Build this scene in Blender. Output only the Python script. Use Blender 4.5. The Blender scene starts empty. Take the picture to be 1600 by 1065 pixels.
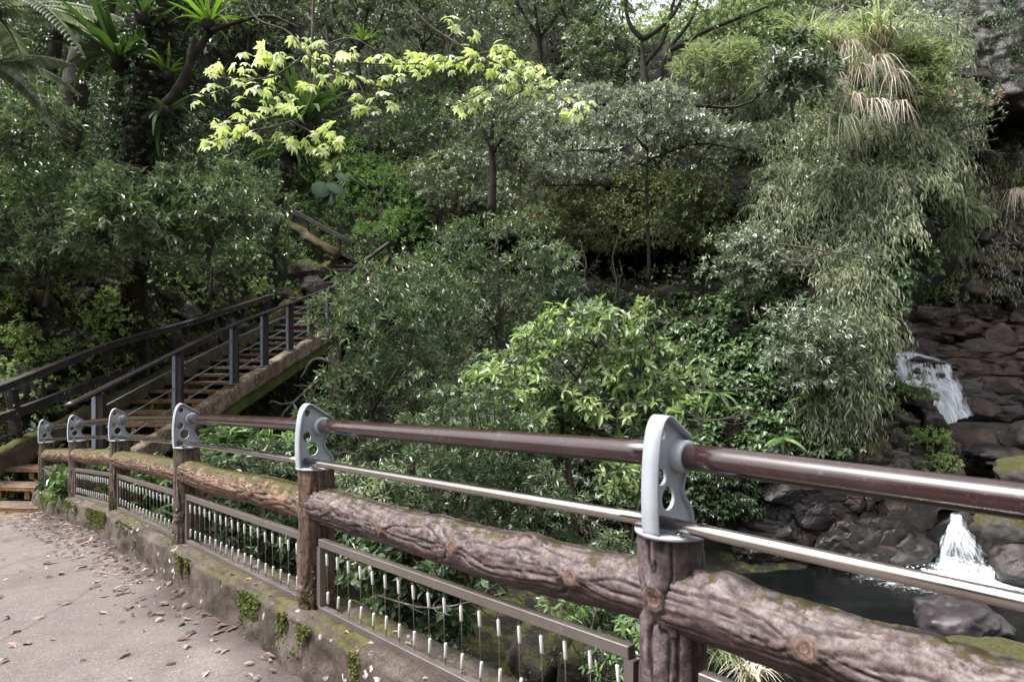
import bpy, bmesh, math, random
import numpy as np
from mathutils import Vector, Matrix

sc = bpy.context.scene
COL = sc.collection
rad = math.radians

# ------------------------------------------------------------------ camera, sky, sun, exposure
CAMZ, FOC, CX, CY = 1.5, 1067.0, 800.0, 532.5
cam_data = bpy.data.cameras.new('camera'); cam_data.sensor_width = 36.0; cam_data.lens = 24.0075
cam_data.clip_start = 0.05; cam_data.clip_end = 600
cam_data.dof.use_dof = True; cam_data.dof.focus_distance = 8.5; cam_data.dof.aperture_fstop = 7.1
cam = bpy.data.objects.new('camera', cam_data); COL.objects.link(cam)
cam.location = (0, 0, CAMZ); cam.rotation_euler = (rad(90), 0, 0)
sc.camera = cam

SUN_EL, SUN_AZ = rad(62), rad(255)        # direction the light comes from: high on the left
world = bpy.data.worlds.new('World'); sc.world = world; world.use_nodes = True
nt = world.node_tree; nt.nodes.clear()
wo = nt.nodes.new('ShaderNodeOutputWorld'); bg = nt.nodes.new('ShaderNodeBackground')
sky = nt.nodes.new('ShaderNodeTexSky'); sky.sky_type = 'NISHITA'; sky.sun_disc = False
sky.sun_elevation = SUN_EL; sky.sun_rotation = SUN_AZ
sky.air_density = 1.0; sky.dust_density = 5.0; sky.ozone_density = 1.0
hs = nt.nodes.new('ShaderNodeHueSaturation'); hs.inputs['Saturation'].default_value = 0.16; hs.inputs['Value'].default_value = 1.0
nt.links.new(sky.outputs[0], hs.inputs['Color']); nt.links.new(hs.outputs[0], bg.inputs['Color'])
bg.inputs['Strength'].default_value = 0.10
nt.links.new(bg.outputs[0], wo.inputs[0])
sd = bpy.data.lights.new('sun', 'SUN'); sd.energy = 1.5; sd.angle = rad(10); sd.color = (1.0, 0.97, 0.93)
so = bpy.data.objects.new('sun', sd); COL.objects.link(so)
_sd = Vector((math.sin(SUN_AZ)*math.cos(SUN_EL), math.cos(SUN_AZ)*math.cos(SUN_EL), math.sin(SUN_EL)))
so.rotation_euler = _sd.to_track_quat('Z', 'Y').to_euler(); so.location = (0, 0, 30)
sc.view_settings.view_transform = 'Standard'; sc.view_settings.look = 'None'
sc.view_settings.gamma = 1.0; sc.view_settings.exposure = 2.1; sc.view_settings.use_curve_mapping = False
sc.render.engine = 'CYCLES'
sc.cycles.max_bounces = 6; sc.cycles.diffuse_bounces = 3; sc.cycles.glossy_bounces = 2
sc.cycles.transmission_bounces = 3; sc.cycles.transparent_max_bounces = 12
sc.cycles.use_denoising = True
sc.cycles.caustics_reflective = False; sc.cycles.caustics_refractive = False

# ------------------------------------------------------------------ numeric helpers
def U(px, py, Y):
    """a direction in the photograph and a distance in metres -> a place in the world"""
    px = np.asarray(px, float); py = np.asarray(py, float); Y = np.asarray(Y, float)
    return np.stack(np.broadcast_arrays((px-CX)/FOC*Y, Y, CAMZ-(py-CY)/FOC*Y), -1)

def _hash(ix, iy, iz, seed):
    h = (ix.astype(np.uint32)*np.uint32(374761393) + iy.astype(np.uint32)*np.uint32(668265263)
         + iz.astype(np.uint32)*np.uint32(2246822519) + np.uint32((seed*3266489917) & 0xffffffff))
    h = (h ^ (h >> np.uint32(13))) * np.uint32(1274126177)
    h = h ^ (h >> np.uint32(16))
    return (h & np.uint32(0xffffff)).astype(np.float64)/float(0xffffff)*2-1

def vnoise(p, seed=0):
    p = np.asarray(p, float); i = np.floor(p).astype(np.int64); f = p-i; f = f*f*(3-2*f)
    x, y, z = i[..., 0], i[..., 1], i[..., 2]; fx, fy, fz = f[..., 0], f[..., 1], f[..., 2]
    r = 0
    for dx in (0, 1):
        for dy in (0, 1):
            for dz in (0, 1):
                w = (fx if dx else 1-fx)*(fy if dy else 1-fy)*(fz if dz else 1-fz)
                r = r + w*_hash(x+dx, y+dy, z+dz, seed)
    return r

def fbm(p, oct=4, seed=0, gain=0.5):
    p = np.asarray(p, float); a = 1.0; s = 0.0
    for k in range(oct):
        s = s + a*vnoise(p*(2.03**k)+17.3*k, seed+k); a *= gain
    return s

def nrm(v):
    return v/np.maximum(np.linalg.norm(v, axis=-1, keepdims=True), 1e-9)

# ------------------------------------------------------------------ mesh accumulation
class MB:
    def __init__(s): s.v = []; s.f = []; s.n = 0; s.a = []; s.uv = None
    def add(s, v, f, a=0.5):
        v = np.asarray(v, float).reshape(-1, 3)
        fl = f if isinstance(f, list) and len(f) and isinstance(f[0], np.ndarray) and f[0].ndim == 2 else [np.asarray(f)]
        for q in fl:
            if len(q) == 0: continue
            s.f.append(np.asarray(q, np.int64)+s.n)
            s.a.append(np.broadcast_to(np.asarray(a, float), (len(q),)).copy())
        s.v.append(v); s.n += len(v)
        return s
    def mesh(s, name, mats, origin=(0, 0, 0), smooth=True):
        me = bpy.data.meshes.new(name)
        v = np.concatenate(s.v)-np.asarray(origin, float)
        sizes = np.concatenate([np.full(len(f), f.shape[1]) for f in s.f])
        idx = np.concatenate([f.ravel() for f in s.f])
        me.vertices.add(len(v)); me.vertices.foreach_set('co', v.astype(np.float32).ravel())
        me.loops.add(len(idx)); me.loops.foreach_set('vertex_index', idx.astype(np.int32))
        me.polygons.add(len(sizes))
        st = np.concatenate([[0], np.cumsum(sizes)[:-1]])
        me.polygons.foreach_set('loop_start', st.astype(np.int32))
        me.polygons.foreach_set('loop_total', sizes.astype(np.int32))
        me.polygons.foreach_set('use_smooth', np.full(len(sizes), smooth))
        at = me.attributes.new('rnd', 'FLOAT', 'FACE'); at.data.foreach_set('value', np.concatenate(s.a).astype(np.float32))
        me.update(calc_edges=True)
        for m in (mats if isinstance(mats, (list, tuple)) else [mats]): me.materials.append(m)
        return me

def vattr(me, name, arr):
    at = me.attributes.new(name, 'FLOAT', 'POINT'); at.data.foreach_set('value', np.asarray(arr, np.float32).ravel())

ORIG = {}
def org(parent):
    return ORIG.get(parent.name, (0, 0, 0)) if parent is not None else (0, 0, 0)

def link(name, me, parent=None, **props):
    o = bpy.data.objects.new(name, me); COL.objects.link(o)
    if parent is not None: o.parent = parent
    for k, v in props.items(): o[k] = v
    return o

def part(name, mb, mat, parent=None, smooth=True, **props):
    """one mesh object; vertices are given in world coordinates, the parent is an Empty without rotation"""
    og = org(parent)
    o = link(name, mb.mesh(name, mat, og, smooth), parent, **props)
    ORIG[o.name] = og
    return o

def thing(name, label, cat, loc=(0, 0, 0), group=None):
    o = bpy.data.objects.new(name, None); COL.objects.link(o)
    o.location = [float(q) for q in loc]; o.empty_display_size = 0.2
    o['label'] = label; o['category'] = cat
    if group: o['group'] = group
    ORIG[o.name] = tuple(float(q) for q in loc)
    return o

# ------------------------------------------------------------------ shapes
def tube(P, R, seg=8, cap=True):
    P = np.asarray(P, float); n = len(P); R = np.broadcast_to(np.asarray(R, float), (n,))
    T = nrm(np.gradient(P, axis=0)); up = np.array([0, 0, 1.0]) if abs(T[0, 2]) < .9 else np.array([1.0, 0, 0])
    a = nrm(np.cross(T[0], up)); A = []; 
    for t in T:
        a = a-t*np.dot(a, t); a = a/max(np.linalg.norm(a), 1e-9); A.append(a.copy())
    A = np.array(A); B = np.cross(T, A)
    th = np.arange(seg)/seg*2*np.pi
    v = P[:, None]+R[:, None, None]*(np.cos(th)[None, :, None]*A[:, None]+np.sin(th)[None, :, None]*B[:, None])
    i = np.arange(n-1)[:, None]*seg; j = np.arange(seg)[None]; k = (j+1) % seg
    q = np.stack([i+j, i+k, i+seg+k, i+seg+j], -1).reshape(-1, 4)
    v = v.reshape(-1, 3); fs = [q]
    if cap:
        c0 = len(v); v = np.concatenate([v, P[:1], P[-1:]])
        j = np.arange(seg); k = (j+1) % seg
        fs.append(np.stack([np.full(seg, c0), k, j], -1)); fs.append(np.stack([np.full(seg, c0+1), (n-1)*seg+j, (n-1)*seg+k], -1))
    return v, fs

def spline(P, n=12):
    """Catmull-Rom through the points"""
    P = np.asarray(P, float)
    Q = np.concatenate([2*P[:1]-P[1:2], P, 2*P[-1:]-P[-2:-1]])
    out = []
    for i in range(1, len(Q)-2):
        t = np.linspace(0, 1, n, endpoint=False)[:, None]
        a, b, c, d = Q[i-1], Q[i], Q[i+1], Q[i+2]
        out.append(.5*((2*b)+(-a+c)*t+(2*a-5*b+4*c-d)*t**2+(-a+3*b-3*c+d)*t**3))
    out.append(P[-1:]); return np.concatenate(out)

def boxv(c, ax, ay, az):
    """box: centre and three half-axis vectors"""
    c, ax, ay, az = [np.asarray(q, float) for q in (c, ax, ay, az)]
    v = np.array([c+sx*ax+sy*ay+sz*az for sz in (-1, 1) for sy in (-1, 1) for sx in (-1, 1)])
    f = np.array([[0, 2, 3, 1], [4, 5, 7, 6], [0, 1, 5, 4], [2, 6, 7, 3], [0, 4, 6, 2], [1, 3, 7, 5]])
    return v, f

def bbox_bev(c, ax, ay, az, b=0.006):
    """box with chamfered edges"""
    c = np.asarray(c, float); A = [np.asarray(q, float) for q in (ax, ay, az)]
    L = [np.linalg.norm(q) for q in A]; Un = [q/l for q, l in zip(A, L)]
    b = min(b, .45*min(L)); bm = bmesh.new(); bmesh.ops.create_cube(bm, size=2)
    for v in bm.verts:
        v.co = Vector(sum(Un[i]*L[i]*v.co[i] for i in range(3)))
    bmesh.ops.bevel(bm, geom=bm.edges[:], offset=b, segments=1, affect="EDGES"); bm.verts.index_update()
    vs = np.array([v.co[:] for v in bm.verts])+c
    d = {}
    for f in bm.faces: d.setdefault(len(f.verts), []).append([v.index for v in f.verts])
    bm.free()
    return vs, [np.array(x) for x in d.values()]

def beam(p0, p1, w, h, b=0.006):
    """a straight timber or bar of width w and height h from p0 to p1"""
    p0 = np.asarray(p0, float); p1 = np.asarray(p1, float); d = p1-p0; t = d/np.linalg.norm(d)
    if abs(t[2]) > .95: side = np.array([1.0, 0, 0])
    else: side = np.cross(t, [0, 0, 1.0]); side /= np.linalg.norm(side)
    up = np.cross(side, t)
    return bbox_bev((p0+p1)/2, d/2, side*w/2, up*h/2, b)

def grid_faces(nu, nv):
    i = np.arange(nu-1)[:, None]*nv; j = np.arange(nv-1)[None]
    return np.stack([i+j, i+nv+j, i+nv+j+1, i+j+1], -1).reshape(-1, 4)

_ico = {}
def ico(sub):
    if sub not in _ico:
        bm = bmesh.new(); bmesh.ops.create_icosphere(bm, subdivisions=sub, radius=1); bm.verts.index_update()
        _ico[sub] = (np.array([v.co[:] for v in bm.verts]), np.array([[v.index for v in f.verts] for f in bm.faces])); bm.free()
    return _ico[sub]

def rock(c, size, seed, sub=4, nplanes=16, rough=.06, facet=.8, rot=0.0):
    """a boulder: sphere cut by random planes, roughened"""
    v, f = ico(sub); rng = np.random.default_rng(seed)
    N = nrm(rng.normal(size=(nplanes, 3))); D = rng.uniform(.62, .95, nplanes)
    d = v@N.T; r = np.where(d > .05, D[None]/np.maximum(d, .05), 9).min(1)
    if facet >= .95: r = np.minimum(r, 1.25)
    r = np.minimum(r, 1.25 if facet >= .95 else 1.05)*facet+(1-facet)*.9
    r = r*(1+.10*fbm(v*1.3+seed, 2, seed))
    r = r+rough*fbm(v*4+seed*3.1, 4, seed)+rough*.6*(.5-np.abs(fbm(v*9+seed, 3, seed+3)))
    p = v*r[:, None]*np.asarray(size, float)
    cr, sr = math.cos(rot), math.sin(rot)
    p = np.stack([p[:, 0]*cr-p[:, 1]*sr, p[:, 0]*sr+p[:, 1]*cr, p[:, 2]], -1)
    return p+np.asarray(c, float), f

# ------------------------------------------------------------------ materials
def new_mat(name):
    m = bpy.data.materials.new(name); m.use_nodes = True; t = m.node_tree; t.nodes.clear()
    out = t.nodes.new('ShaderNodeOutputMaterial'); b = t.nodes.new('ShaderNodeBsdfPrincipled')
    t.links.new(b.outputs[0], out.inputs[0]); return m, t, b, out

def N(t, typ, ins=None, **props):
    n = t.nodes.new(typ)
    for k, v in props.items(): setattr(n, k, v)
    for k, v in (ins or {}).items():
        if isinstance(v, bpy.types.NodeSocket): t.links.new(v, n.inputs[k])
        else: n.inputs[k].default_value = v
    return n

def noise(t, co, scale, detail=6, rough=.6, dist=0.0):
    return N(t, 'ShaderNodeTexNoise', {'Vector': co, 'Scale': scale, 'Detail': detail, 'Roughness': rough, 'Distortion': dist}).outputs[0]

def ramp(t, fac, stops, interp='LINEAR'):
    r = t.nodes.new('ShaderNodeValToRGB'); t.links.new(fac, r.inputs[0]); cr = r.color_ramp; cr.interpolation = interp
    while len(cr.elements) < len(stops): cr.elements.new(.5)
    for e, (p, c) in zip(cr.elements, stops):
        e.position = p; e.color = (c, c, c, 1) if isinstance(c, (int, float)) else (*c, 1)
    return r.outputs[0]

def mixc(t, fac, a, b, mode='MIX'):
    n = t.nodes.new('ShaderNodeMix'); n.data_type = 'RGBA'; n.blend_type = mode
    for s, v in ((n.inputs[0], fac), (n.inputs[6], a), (n.inputs[7], b)):
        if isinstance(v, bpy.types.NodeSocket): t.links.new(v, s)
        elif isinstance(v, (int, float)): s.default_value = v
        else: s.default_value = (*v, 1)
    return n.outputs[2]

def mth(t, op, a, b=0.0, clamp=False):
    n = t.nodes.new('ShaderNodeMath'); n.operation = op; n.use_clamp = clamp
    for s, v in ((n.inputs[0], a), (n.inputs[1], b)):
        if isinstance(v, bpy.types.NodeSocket): t.links.new(v, s)
        else: s.default_value = v
    return n.outputs[0]

def coords(t, kind='Object'):
    return t.nodes.new('ShaderNodeTexCoord').outputs[kind]

def bump(t, b, h, strength=.4, dist=.02):
    n = N(t, 'ShaderNodeBump', {'Strength': strength, 'Distance': dist, 'Height': h}); t.links.new(n.outputs[0], b.inputs['Normal'])

def leaf_mat(name, cols, rough=.42, spec=.5, trans=.28, source='attr', vein=False):
    """cols: 3-4 colours picked at random per leaf"""
    if cols[0][1] < .15: cols = [tuple(.82*q*1.42+.18*1.42*sum(c)/3 for q in c) for c in cols]
    m, t, b, out = new_mat(name)
    if source == 'attr': r = N(t, 'ShaderNodeAttribute', attribute_name='rnd').outputs['Fac']
    else: r = t.nodes.new('ShaderNodeObjectInfo').outputs['Random']
    k = len(cols); c = ramp(t, r, [(i/(k-1), q) for i, q in enumerate(cols)])
    co = coords(t)
    c = mixc(t, ramp(t, noise(t, co, 1.7, 2), [(.35, 0.0), (.7, .55)]), c, mixc(t, 1.0, c, (.72, .80, .72), 'MULTIPLY'))
    geo = t.nodes.new('ShaderNodeNewGeometry').outputs['Backfacing']
    c2 = mixc(t, geo, c, mixc(t, .15, c, (.16, .19, .10)))
    t.links.new(c2, b.inputs['Base Color']); b.inputs['Roughness'].default_value = rough
    b.inputs['Specular IOR Level'].default_value = spec
    tr = N(t, 'ShaderNodeBsdfTranslucent', {'Color': mixc(t, .5, c, mixc(t, 1.0, c, (1.5, 1.7, .6), 'MULTIPLY'))})
    mx = N(t, 'ShaderNodeMixShader', {0: trans}); t.links.new(b.outputs[0], mx.inputs[1]); t.links.new(tr.outputs[0], mx.inputs[2])
    t.links.new(mx.outputs[0], out.inputs[0]); return m

def surf_mat(name, cols, scale=3.0, rough=.8, bs=.5, bd=.02, spec=.3, moss=None, moss_amt=.5, lichen=0.0, bscale=None, wet=0.0, mosscol=((.020, .024, .006), (.060, .062, .012))):
    """mottled stone, soil, timber or plaster, with moss where the surface faces up and pale lichen dots"""
    m, t, b, out = new_mat(name); co = coords(t)
    n1 = noise(t, co, scale, 8, .65); k = len(cols)
    c = ramp(t, n1, [(.3+.4*i/(k-1), q) for i, q in enumerate(cols)])
    n2 = noise(t, co, scale*6, 6, .7)
    c = mixc(t, ramp(t, n2, [(.35, .55), (.65, 0.0)]), c, mixc(t, 1.0, c, (.45, .42, .40), 'MULTIPLY'))
    c = mixc(t, ramp(t, noise(t, co, scale*24, 6, .85), [(.40, .75), (.53, 0.0)]), c, mixc(t, 1.0, c, (.42, .40, .38), 'MULTIPLY'))
    c = mixc(t, ramp(t, noise(t, co, scale*17, 5, .8), [(.56, 0.0), (.68, .7)]), c, mixc(t, 1.0, c, (1.7, 1.65, 1.6), 'MULTIPLY'))
    rr = ramp(t, noise(t, co, scale*1.7, 3), [(.3, max(0, rough-.18-wet)), (.7, rough)])
    if lichen > 0:
        vo = N(t, 'ShaderNodeTexVoronoi', {'Vector': mixc(t, .06, co, N(t, 'ShaderNodeTexNoise', {'Vector': co, 'Scale': 30.0}).outputs[1], 'ADD'), 'Scale': 14.0}).outputs['Distance']
        lm = mth(t, 'MULTIPLY', ramp(t, vo, [(.16, 1.0), (.24, 0.0)]), ramp(t, noise(t, co, 2.3, 3), [(.56-.12*lichen, 0.0), (.64-.1*lichen, 1.0)]))
        c = mixc(t, lm, c, (.50, .49, .45))
    if moss:
        nz = N(t, 'ShaderNodeSeparateXYZ', {0: t.nodes.new('ShaderNodeNewGeometry').outputs['Normal']}).outputs[2]
        mk = mth(t, 'ADD', mth(t, 'MULTIPLY', nz, moss), mth(t, 'MULTIPLY', mth(t, 'SUBTRACT', noise(t, co, 2.2, 6, .7), .5), 2.2))
        mk = ramp(t, mk, [(max(0.01, .62-moss_amt*.6), 0.0), (max(.1, .80-moss_amt*.6), 1.0)])
        mc = ramp(t, noise(t, co, 14, 7, .8), [(.38, mosscol[0]), (.60, mosscol[1])])
        c = mixc(t, mk, c, mc); rr = mixc(t, mk, rr, (.95, .95, .95))
    t.links.new(c, b.inputs['Base Color']); t.links.new(rr, b.inputs['Roughness'])
    b.inputs['Specular IOR Level'].default_value = spec
    bump(t, b, noise(t, co, bscale or scale*4, 10, .7), bs, bd)
    return m

def paint_mat(name, col, rough=.4, metal=0.0, dirt=.15, spec=.5, coat=0.0):
    m, t, b, out = new_mat(name); co = coords(t)
    c = mixc(t, ramp(t, noise(t, co, 14, 8, .7), [(.45, 0.0), (.75, dirt*2)]), col, tuple(q*.55 for q in col))
    c = mixc(t, ramp(t, noise(t, co, 60, 4, .7), [(.60, 0.0), (.70, dirt*1.5)]), c, (.40, .37, .36))
    c = mixc(t, mth(t, 'MULTIPLY', ramp(t, noise(t, co, 7, 6, .8), [(.52, 0.0), (.70, 1.0)]), dirt*1.2), c, (.28, .24, .23))
    t.links.new(c, b.inputs['Base Color']); b.inputs['Metallic'].default_value = metal
    t.links.new(ramp(t, noise(t, co, 9, 6), [(.3, rough*.75), (.7, min(1, rough*1.4))]), b.inputs['Roughness'])
    b.inputs['Specular IOR Level'].default_value = spec; b.inputs['Coat Weight'].default_value = coat
    bump(t, b, noise(t, co, 80, 4), .06, .002)
    return m

M = {}
M['concrete_wall'] = surf_mat('weathered concrete', [(.030, .022, .018), (.075, .058, .048), (.16, .132, .115)], 4, .95, 1.0, .014, moss=.42, moss_amt=.44, lichen=.3, mosscol=((.030, .026, .010), (.088, .080, .022)))
M['rock_dark'] = surf_mat('wet dark rock', [(.007, .0055, .005), (.019, .0135, .012), (.048, .034, .030)], 1.6, .62, .9, .05, spec=.55, wet=.2)
M['rock_moss'] = surf_mat('mossy rock', [(.014, .012, .010), (.045, .038, .032), (.11, .095, .080)], 2.4, .9, 1.0, .06, moss=.6, moss_amt=.62, lichen=.3)
M['rock_brown'] = surf_mat('brown layered rock', [(.018, .012, .010), (.055, .034, .028), (.125, .085, .070)], 1.9, .7, .9, .05, spec=.45, moss=.45, moss_amt=.10, wet=.15)
M['rock_wetgrey'] = surf_mat('dark purple grey wet rock', [(.022, .018, .020), (.045, .038, .042), (.085, .075, .082)], 1.3, .55, .6, .02, spec=.5, wet=.1)
M['rock_grey'] = surf_mat('grey boulder rock', [(.04, .035, .035), (.09, .078, .078), (.17, .15, .145)], 1.3, .75, .8, .03, moss=.6, moss_amt=.12, lichen=.5, wet=.2)
M['rock_greymoss'] = surf_mat('grey rock with yellow moss', [(.035, .032, .028), (.08, .073, .066), (.15, .135, .125)], 1.3, .8, .8, .03, moss=.7, moss_amt=.5, mosscol=((.028, .028, .010), (.060, .058, .018)))
M['soil'] = surf_mat('dark leaf soil', [(.012, .010, .008), (.03, .024, .016), (.055, .045, .028)], 2.5, .95, .8, .04, moss=.5, moss_amt=.35)
M['hill'] = surf_mat('mossy hillside soil and rock', [(.006, .006, .004), (.014, .013, .009), (.032, .029, .020)], 1.1, .95, 1.0, .08, moss=.35, moss_amt=.48, mosscol=((.012, .02, .006), (.075, .075, .014)))
M['timber_old'] = surf_mat('weathered dark timber', [(.016, .014, .014), (.036, .031, .030), (.070, .062, .058)], 5, .8, .6, .008, moss=.3, moss_amt=.08, lichen=.25)
M['tread_top'] = surf_mat('worn tread timber', [(.08, .062, .050), (.16, .12, .092), (.26, .19, .14)], 3.5, .85, .6, .01, moss=.35, moss_amt=.12)
M['tread_edge'] = surf_mat('rust orange stained tread edge', [(.11, .058, .026), (.25, .135, .060), (.38, .24, .13)], 4, .85, .5, .01, moss=.2, moss_amt=.05)
M['stringer'] = surf_mat('lichened concrete stringer', [(.08, .045, .025), (.20, .145, .10), (.38, .335, .29)], 3.2, .9, .6, .015, moss=.5, moss_amt=.16, lichen=1.0)
M['stringer_moss'] = surf_mat('mossy stair stringer', [(.05, .04, .03), (.10, .08, .055), (.17, .14, .10)], 3, .95, .7, .02, moss=.85, moss_amt=.55, mosscol=((.022, .022, .006), (.070, .062, .014)))
M['beam_green'] = surf_mat('algae green steel beam', [(.035, .05, .012), (.09, .115, .022), (.17, .15, .04)], 2.5, .8, .5, .01)
M['bark_dark'] = surf_mat('dark wet bark', [(.010, .009, .007), (.026, .022, .017), (.055, .047, .036)], 6, .9, 1.0, .02, moss=.25, moss_amt=.3)
M['bark_brown'] = surf_mat('rough brown bark', [(.012, .009, .007), (.035, .025, .018), (.075, .055, .040)], 7, .95, 1.0, .03, moss=.3, moss_amt=.35)
M['bark_pale'] = surf_mat('pale lichened bark', [(.04, .034, .027), (.10, .088, .072), (.20, .18, .15)], 8, .9, .7, .008, moss=.3, moss_amt=.12)
M['twig'] = surf_mat('grey brown twig', [(.035, .026, .020), (.08, .062, .050), (.15, .125, .10)], 12, .9, .4, .004)
M['bracket'] = paint_mat('light grey painted bracket', (.33, .355, .40), .42, dirt=.20)
M['handrail'] = paint_mat('dark maroon painted tube', (.022, .0075, .0075), .22, dirt=.07, spec=.5, coat=.6)
M['steel'] = paint_mat('stainless tube', (.44, .40, .37), .17, metal=1.0, dirt=.12)
M['frame'] = paint_mat('dull grey steel flat bar', (.17, .145, .135), .40, metal=.6, dirt=.25)
M['wire'] = paint_mat('steel wire rope', (.16, .135, .12), .5, metal=.7)
M['sleeve'] = paint_mat('white plastic sleeve', (.50, .50, .48), .35, dirt=.12)
M['post_grey'] = paint_mat('grey blue painted steel post', (.17, .205, .25), .4, dirt=.12)
M['post_brown'] = paint_mat('dark brown painted steel', (.020, .012, .013), .38, dirt=.06)

def path_mat():
    m, t, b, out = new_mat('path concrete'); co = coords(t)
    c = ramp(t, noise(t, co, 1.1, 6, .6), [(.3, (.082, .067, .064)), (.55, (.138, .116, .110)), (.75, (.19, .165, .156))])
    c = mixc(t, ramp(t, noise(t, co, 55, 5, .8), [(.38, .55), (.55, 0.0)]), c, (.060, .047, .044))
    c = mixc(t, ramp(t, noise(t, co, 38, 4, .8), [(.60, 0.0), (.70, .6)]), c, (.34, .31, .30))
    c = mixc(t, ramp(t, noise(t, co, 3.2, 8, .75), [(.48, 0.0), (.64, .7)]), c, (.075, .056, .050))
    c = mixc(t, ramp(t, noise(t, co, .55, 5, .6), [(.44, 0.0), (.60, .55)]), c, (.10, .080, .074))
    vc = N(t, 'ShaderNodeTexVoronoi', {'Vector': mixc(t, .12, co, N(t, 'ShaderNodeTexNoise', {'Vector': co, 'Scale': 2.5}).outputs[1], 'ADD'), 'Scale': .55}, feature='DISTANCE_TO_EDGE').outputs['Distance']
    c = mixc(t, ramp(t, vc, [(.0015, .6), (.005, 0.0)]), c, (.035, .026, .024))
    c = mixc(t, ramp(t, noise(t, co, 190, 5, .85), [(.36, .7), (.50, 0.0)]), c, mixc(t, 1.0, c, (.4, .36, .35), 'MULTIPLY'))
    c = mixc(t, ramp(t, noise(t, co, 120, 4, .85), [(.56, 0.0), (.66, .6)]), c, (.42, .39, .38))
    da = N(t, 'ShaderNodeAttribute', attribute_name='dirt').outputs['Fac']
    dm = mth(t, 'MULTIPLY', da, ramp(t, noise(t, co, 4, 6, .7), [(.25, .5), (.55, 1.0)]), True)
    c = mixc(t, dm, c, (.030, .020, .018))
    t.links.new(c, b.inputs['Base Color']); b.inputs['Roughness'].default_value = .9
    h = mth(t, 'ADD', noise(t, co, 70, 6, .8), mth(t, 'MULTIPLY', noise(t, co, 9, 6), 1.5))
    bump(t, b, h, .55, .006); return m
M['path'] = path_mat()

def log_mat(name, cols, mossy, lichen):
    """concrete cast as a log: 'gr' marks the carved grooves (dirt and painted shade darken them), 'kn' the knot faces, 'ms' moss"""
    m, t, b, out = new_mat(name); co = coords(t)
    A = lambda q: N(t, 'ShaderNodeAttribute', attribute_name=q).outputs['Fac']
    c = ramp(t, noise(t, co, 9, 7, .7), [(.28, cols[0]), (.5, cols[1]), (.72, cols[2])])
    wear_sheen = mth(t, 'MULTIPLY', ramp(t, A('hi'), [(.45, 0.0), (.95, 1.0)]), ramp(t, noise(t, co, 22, 5, .75), [(.38, 0.0), (.60, .85)]))
    c = mixc(t, wear_sheen, c, cols[3])  # worn crests plus a pale top sheen painted into the colour
    c = mixc(t, ramp(t, A('gr'), [(.12, 0.0), (.65, .92)]), c, (.010, .007, .007))  # groove dirt, deepened with painted shade
    kc = ramp(t, mth(t, 'FRACT', mth(t, 'MULTIPLY', mth(t, 'ADD', A('kr'), mth(t, 'MULTIPLY', noise(t, co, 30, 4), .9)), 2.6)), [(.0, (.045, .024, .016)), (.4, (.12, .072, .050)), (.8, (.19, .125, .092)), (1.0, (.07, .036, .022))])
    kc = mixc(t, ramp(t, noise(t, co, 45, 5, .8), [(.42, .7), (.6, 0.0)]), kc, (.05, .032, .028))
    c = mixc(t, A('kn'), c, kc)
    vo = N(t, 'ShaderNodeTexVoronoi', {'Vector': mixc(t, .05, co, N(t, 'ShaderNodeTexNoise', {'Vector': co, 'Scale': 30.0}).outputs[1], 'ADD'), 'Scale': 16.0}).outputs['Distance']
    c = mixc(t, ramp(t, noise(t, co, 75, 6, .85), [(.40, .8), (.54, 0.0)]), c, mixc(t, 1.0, c, (.38, .34, .34), 'MULTIPLY'))
    c = mixc(t, ramp(t, noise(t, co, 42, 5, .8), [(.55, 0.0), (.66, .65)]), c, mixc(t, 1.0, c, (1.8, 1.7, 1.65), 'MULTIPLY'))
    lm = mth(t, 'MULTIPLY', ramp(t, vo, [(.17, 1.0), (.23, 0.0)]), ramp(t, noise(t, co, 3.1, 3), [(.66-.16*lichen, 0.0), (.70-.14*lichen, 1.0)]))
    c = mixc(t, lm, c, (.45, .44, .41))
    mk = mth(t, 'ADD', A('ms'), mth(t, 'MULTIPLY', mth(t, 'SUBTRACT', noise(t, co, 12, 6, .75), .5), 2.6))
    mk = ramp(t, mk, [(max(.02, .80-mossy*.5), 0.0), (max(.1, .95-mossy*.5), 1.0)])
    mc = ramp(t, noise(t, co, 16, 5), [(.32, (.055, .026, .010)), (.48, (.050, .043, .012)), (.7, (.085, .077, .018))])
    c = mixc(t, mk, c, mc)
    t.links.new(c, b.inputs['Base Color'])
    t.links.new(mixc(t, mk, ramp(t, noise(t, co, 7, 4), [(.3, .42), (.7, .72)]), (.95, .95, .95)), b.inputs['Roughness'])
    b.inputs['Specular IOR Level'].default_value = .45
    bump(t, b, mth(t, 'ADD', noise(t, co, 60, 8, .75), mth(t, 'MULTIPLY', mk, noise(t, co, 180, 4))), .55, .004)
    return m
M['log_a'] = log_mat('cast concrete log purple brown', [(.022, .012, .012), (.052, .030, .030), (.084, .054, .052), (.19, .150, .145)], .15, .15)
M['log_b'] = log_mat('cast concrete log rusty mossy', [(.040, .018, .010), (.095, .045, .024), (.155, .085, .050), (.27, .19, .14)], .80, .45)
M['log_c'] = log_mat('cast concrete log moss covered', [(.045, .022, .012), (.10, .052, .028), (.16, .095, .055), (.27, .20, .15)], 1.15, .6)
M['post_a'] = log_mat('cast concrete post purple brown', [(.019, .011, .014), (.044, .027, .031), (.080, .053, .058), (.23, .185, .19)], .0, .12)
M['post_b'] = log_mat('cast concrete post rusty', [(.022, .013, .012), (.062, .034, .022), (.12, .066, .036), (.22, .16, .12)], .25, .25)
M['post_c'] = log_mat('cast concrete post mossy', [(.025, .018, .014), (.055, .038, .028), (.10, .072, .052), (.20, .16, .13)], .80, .7)

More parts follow.
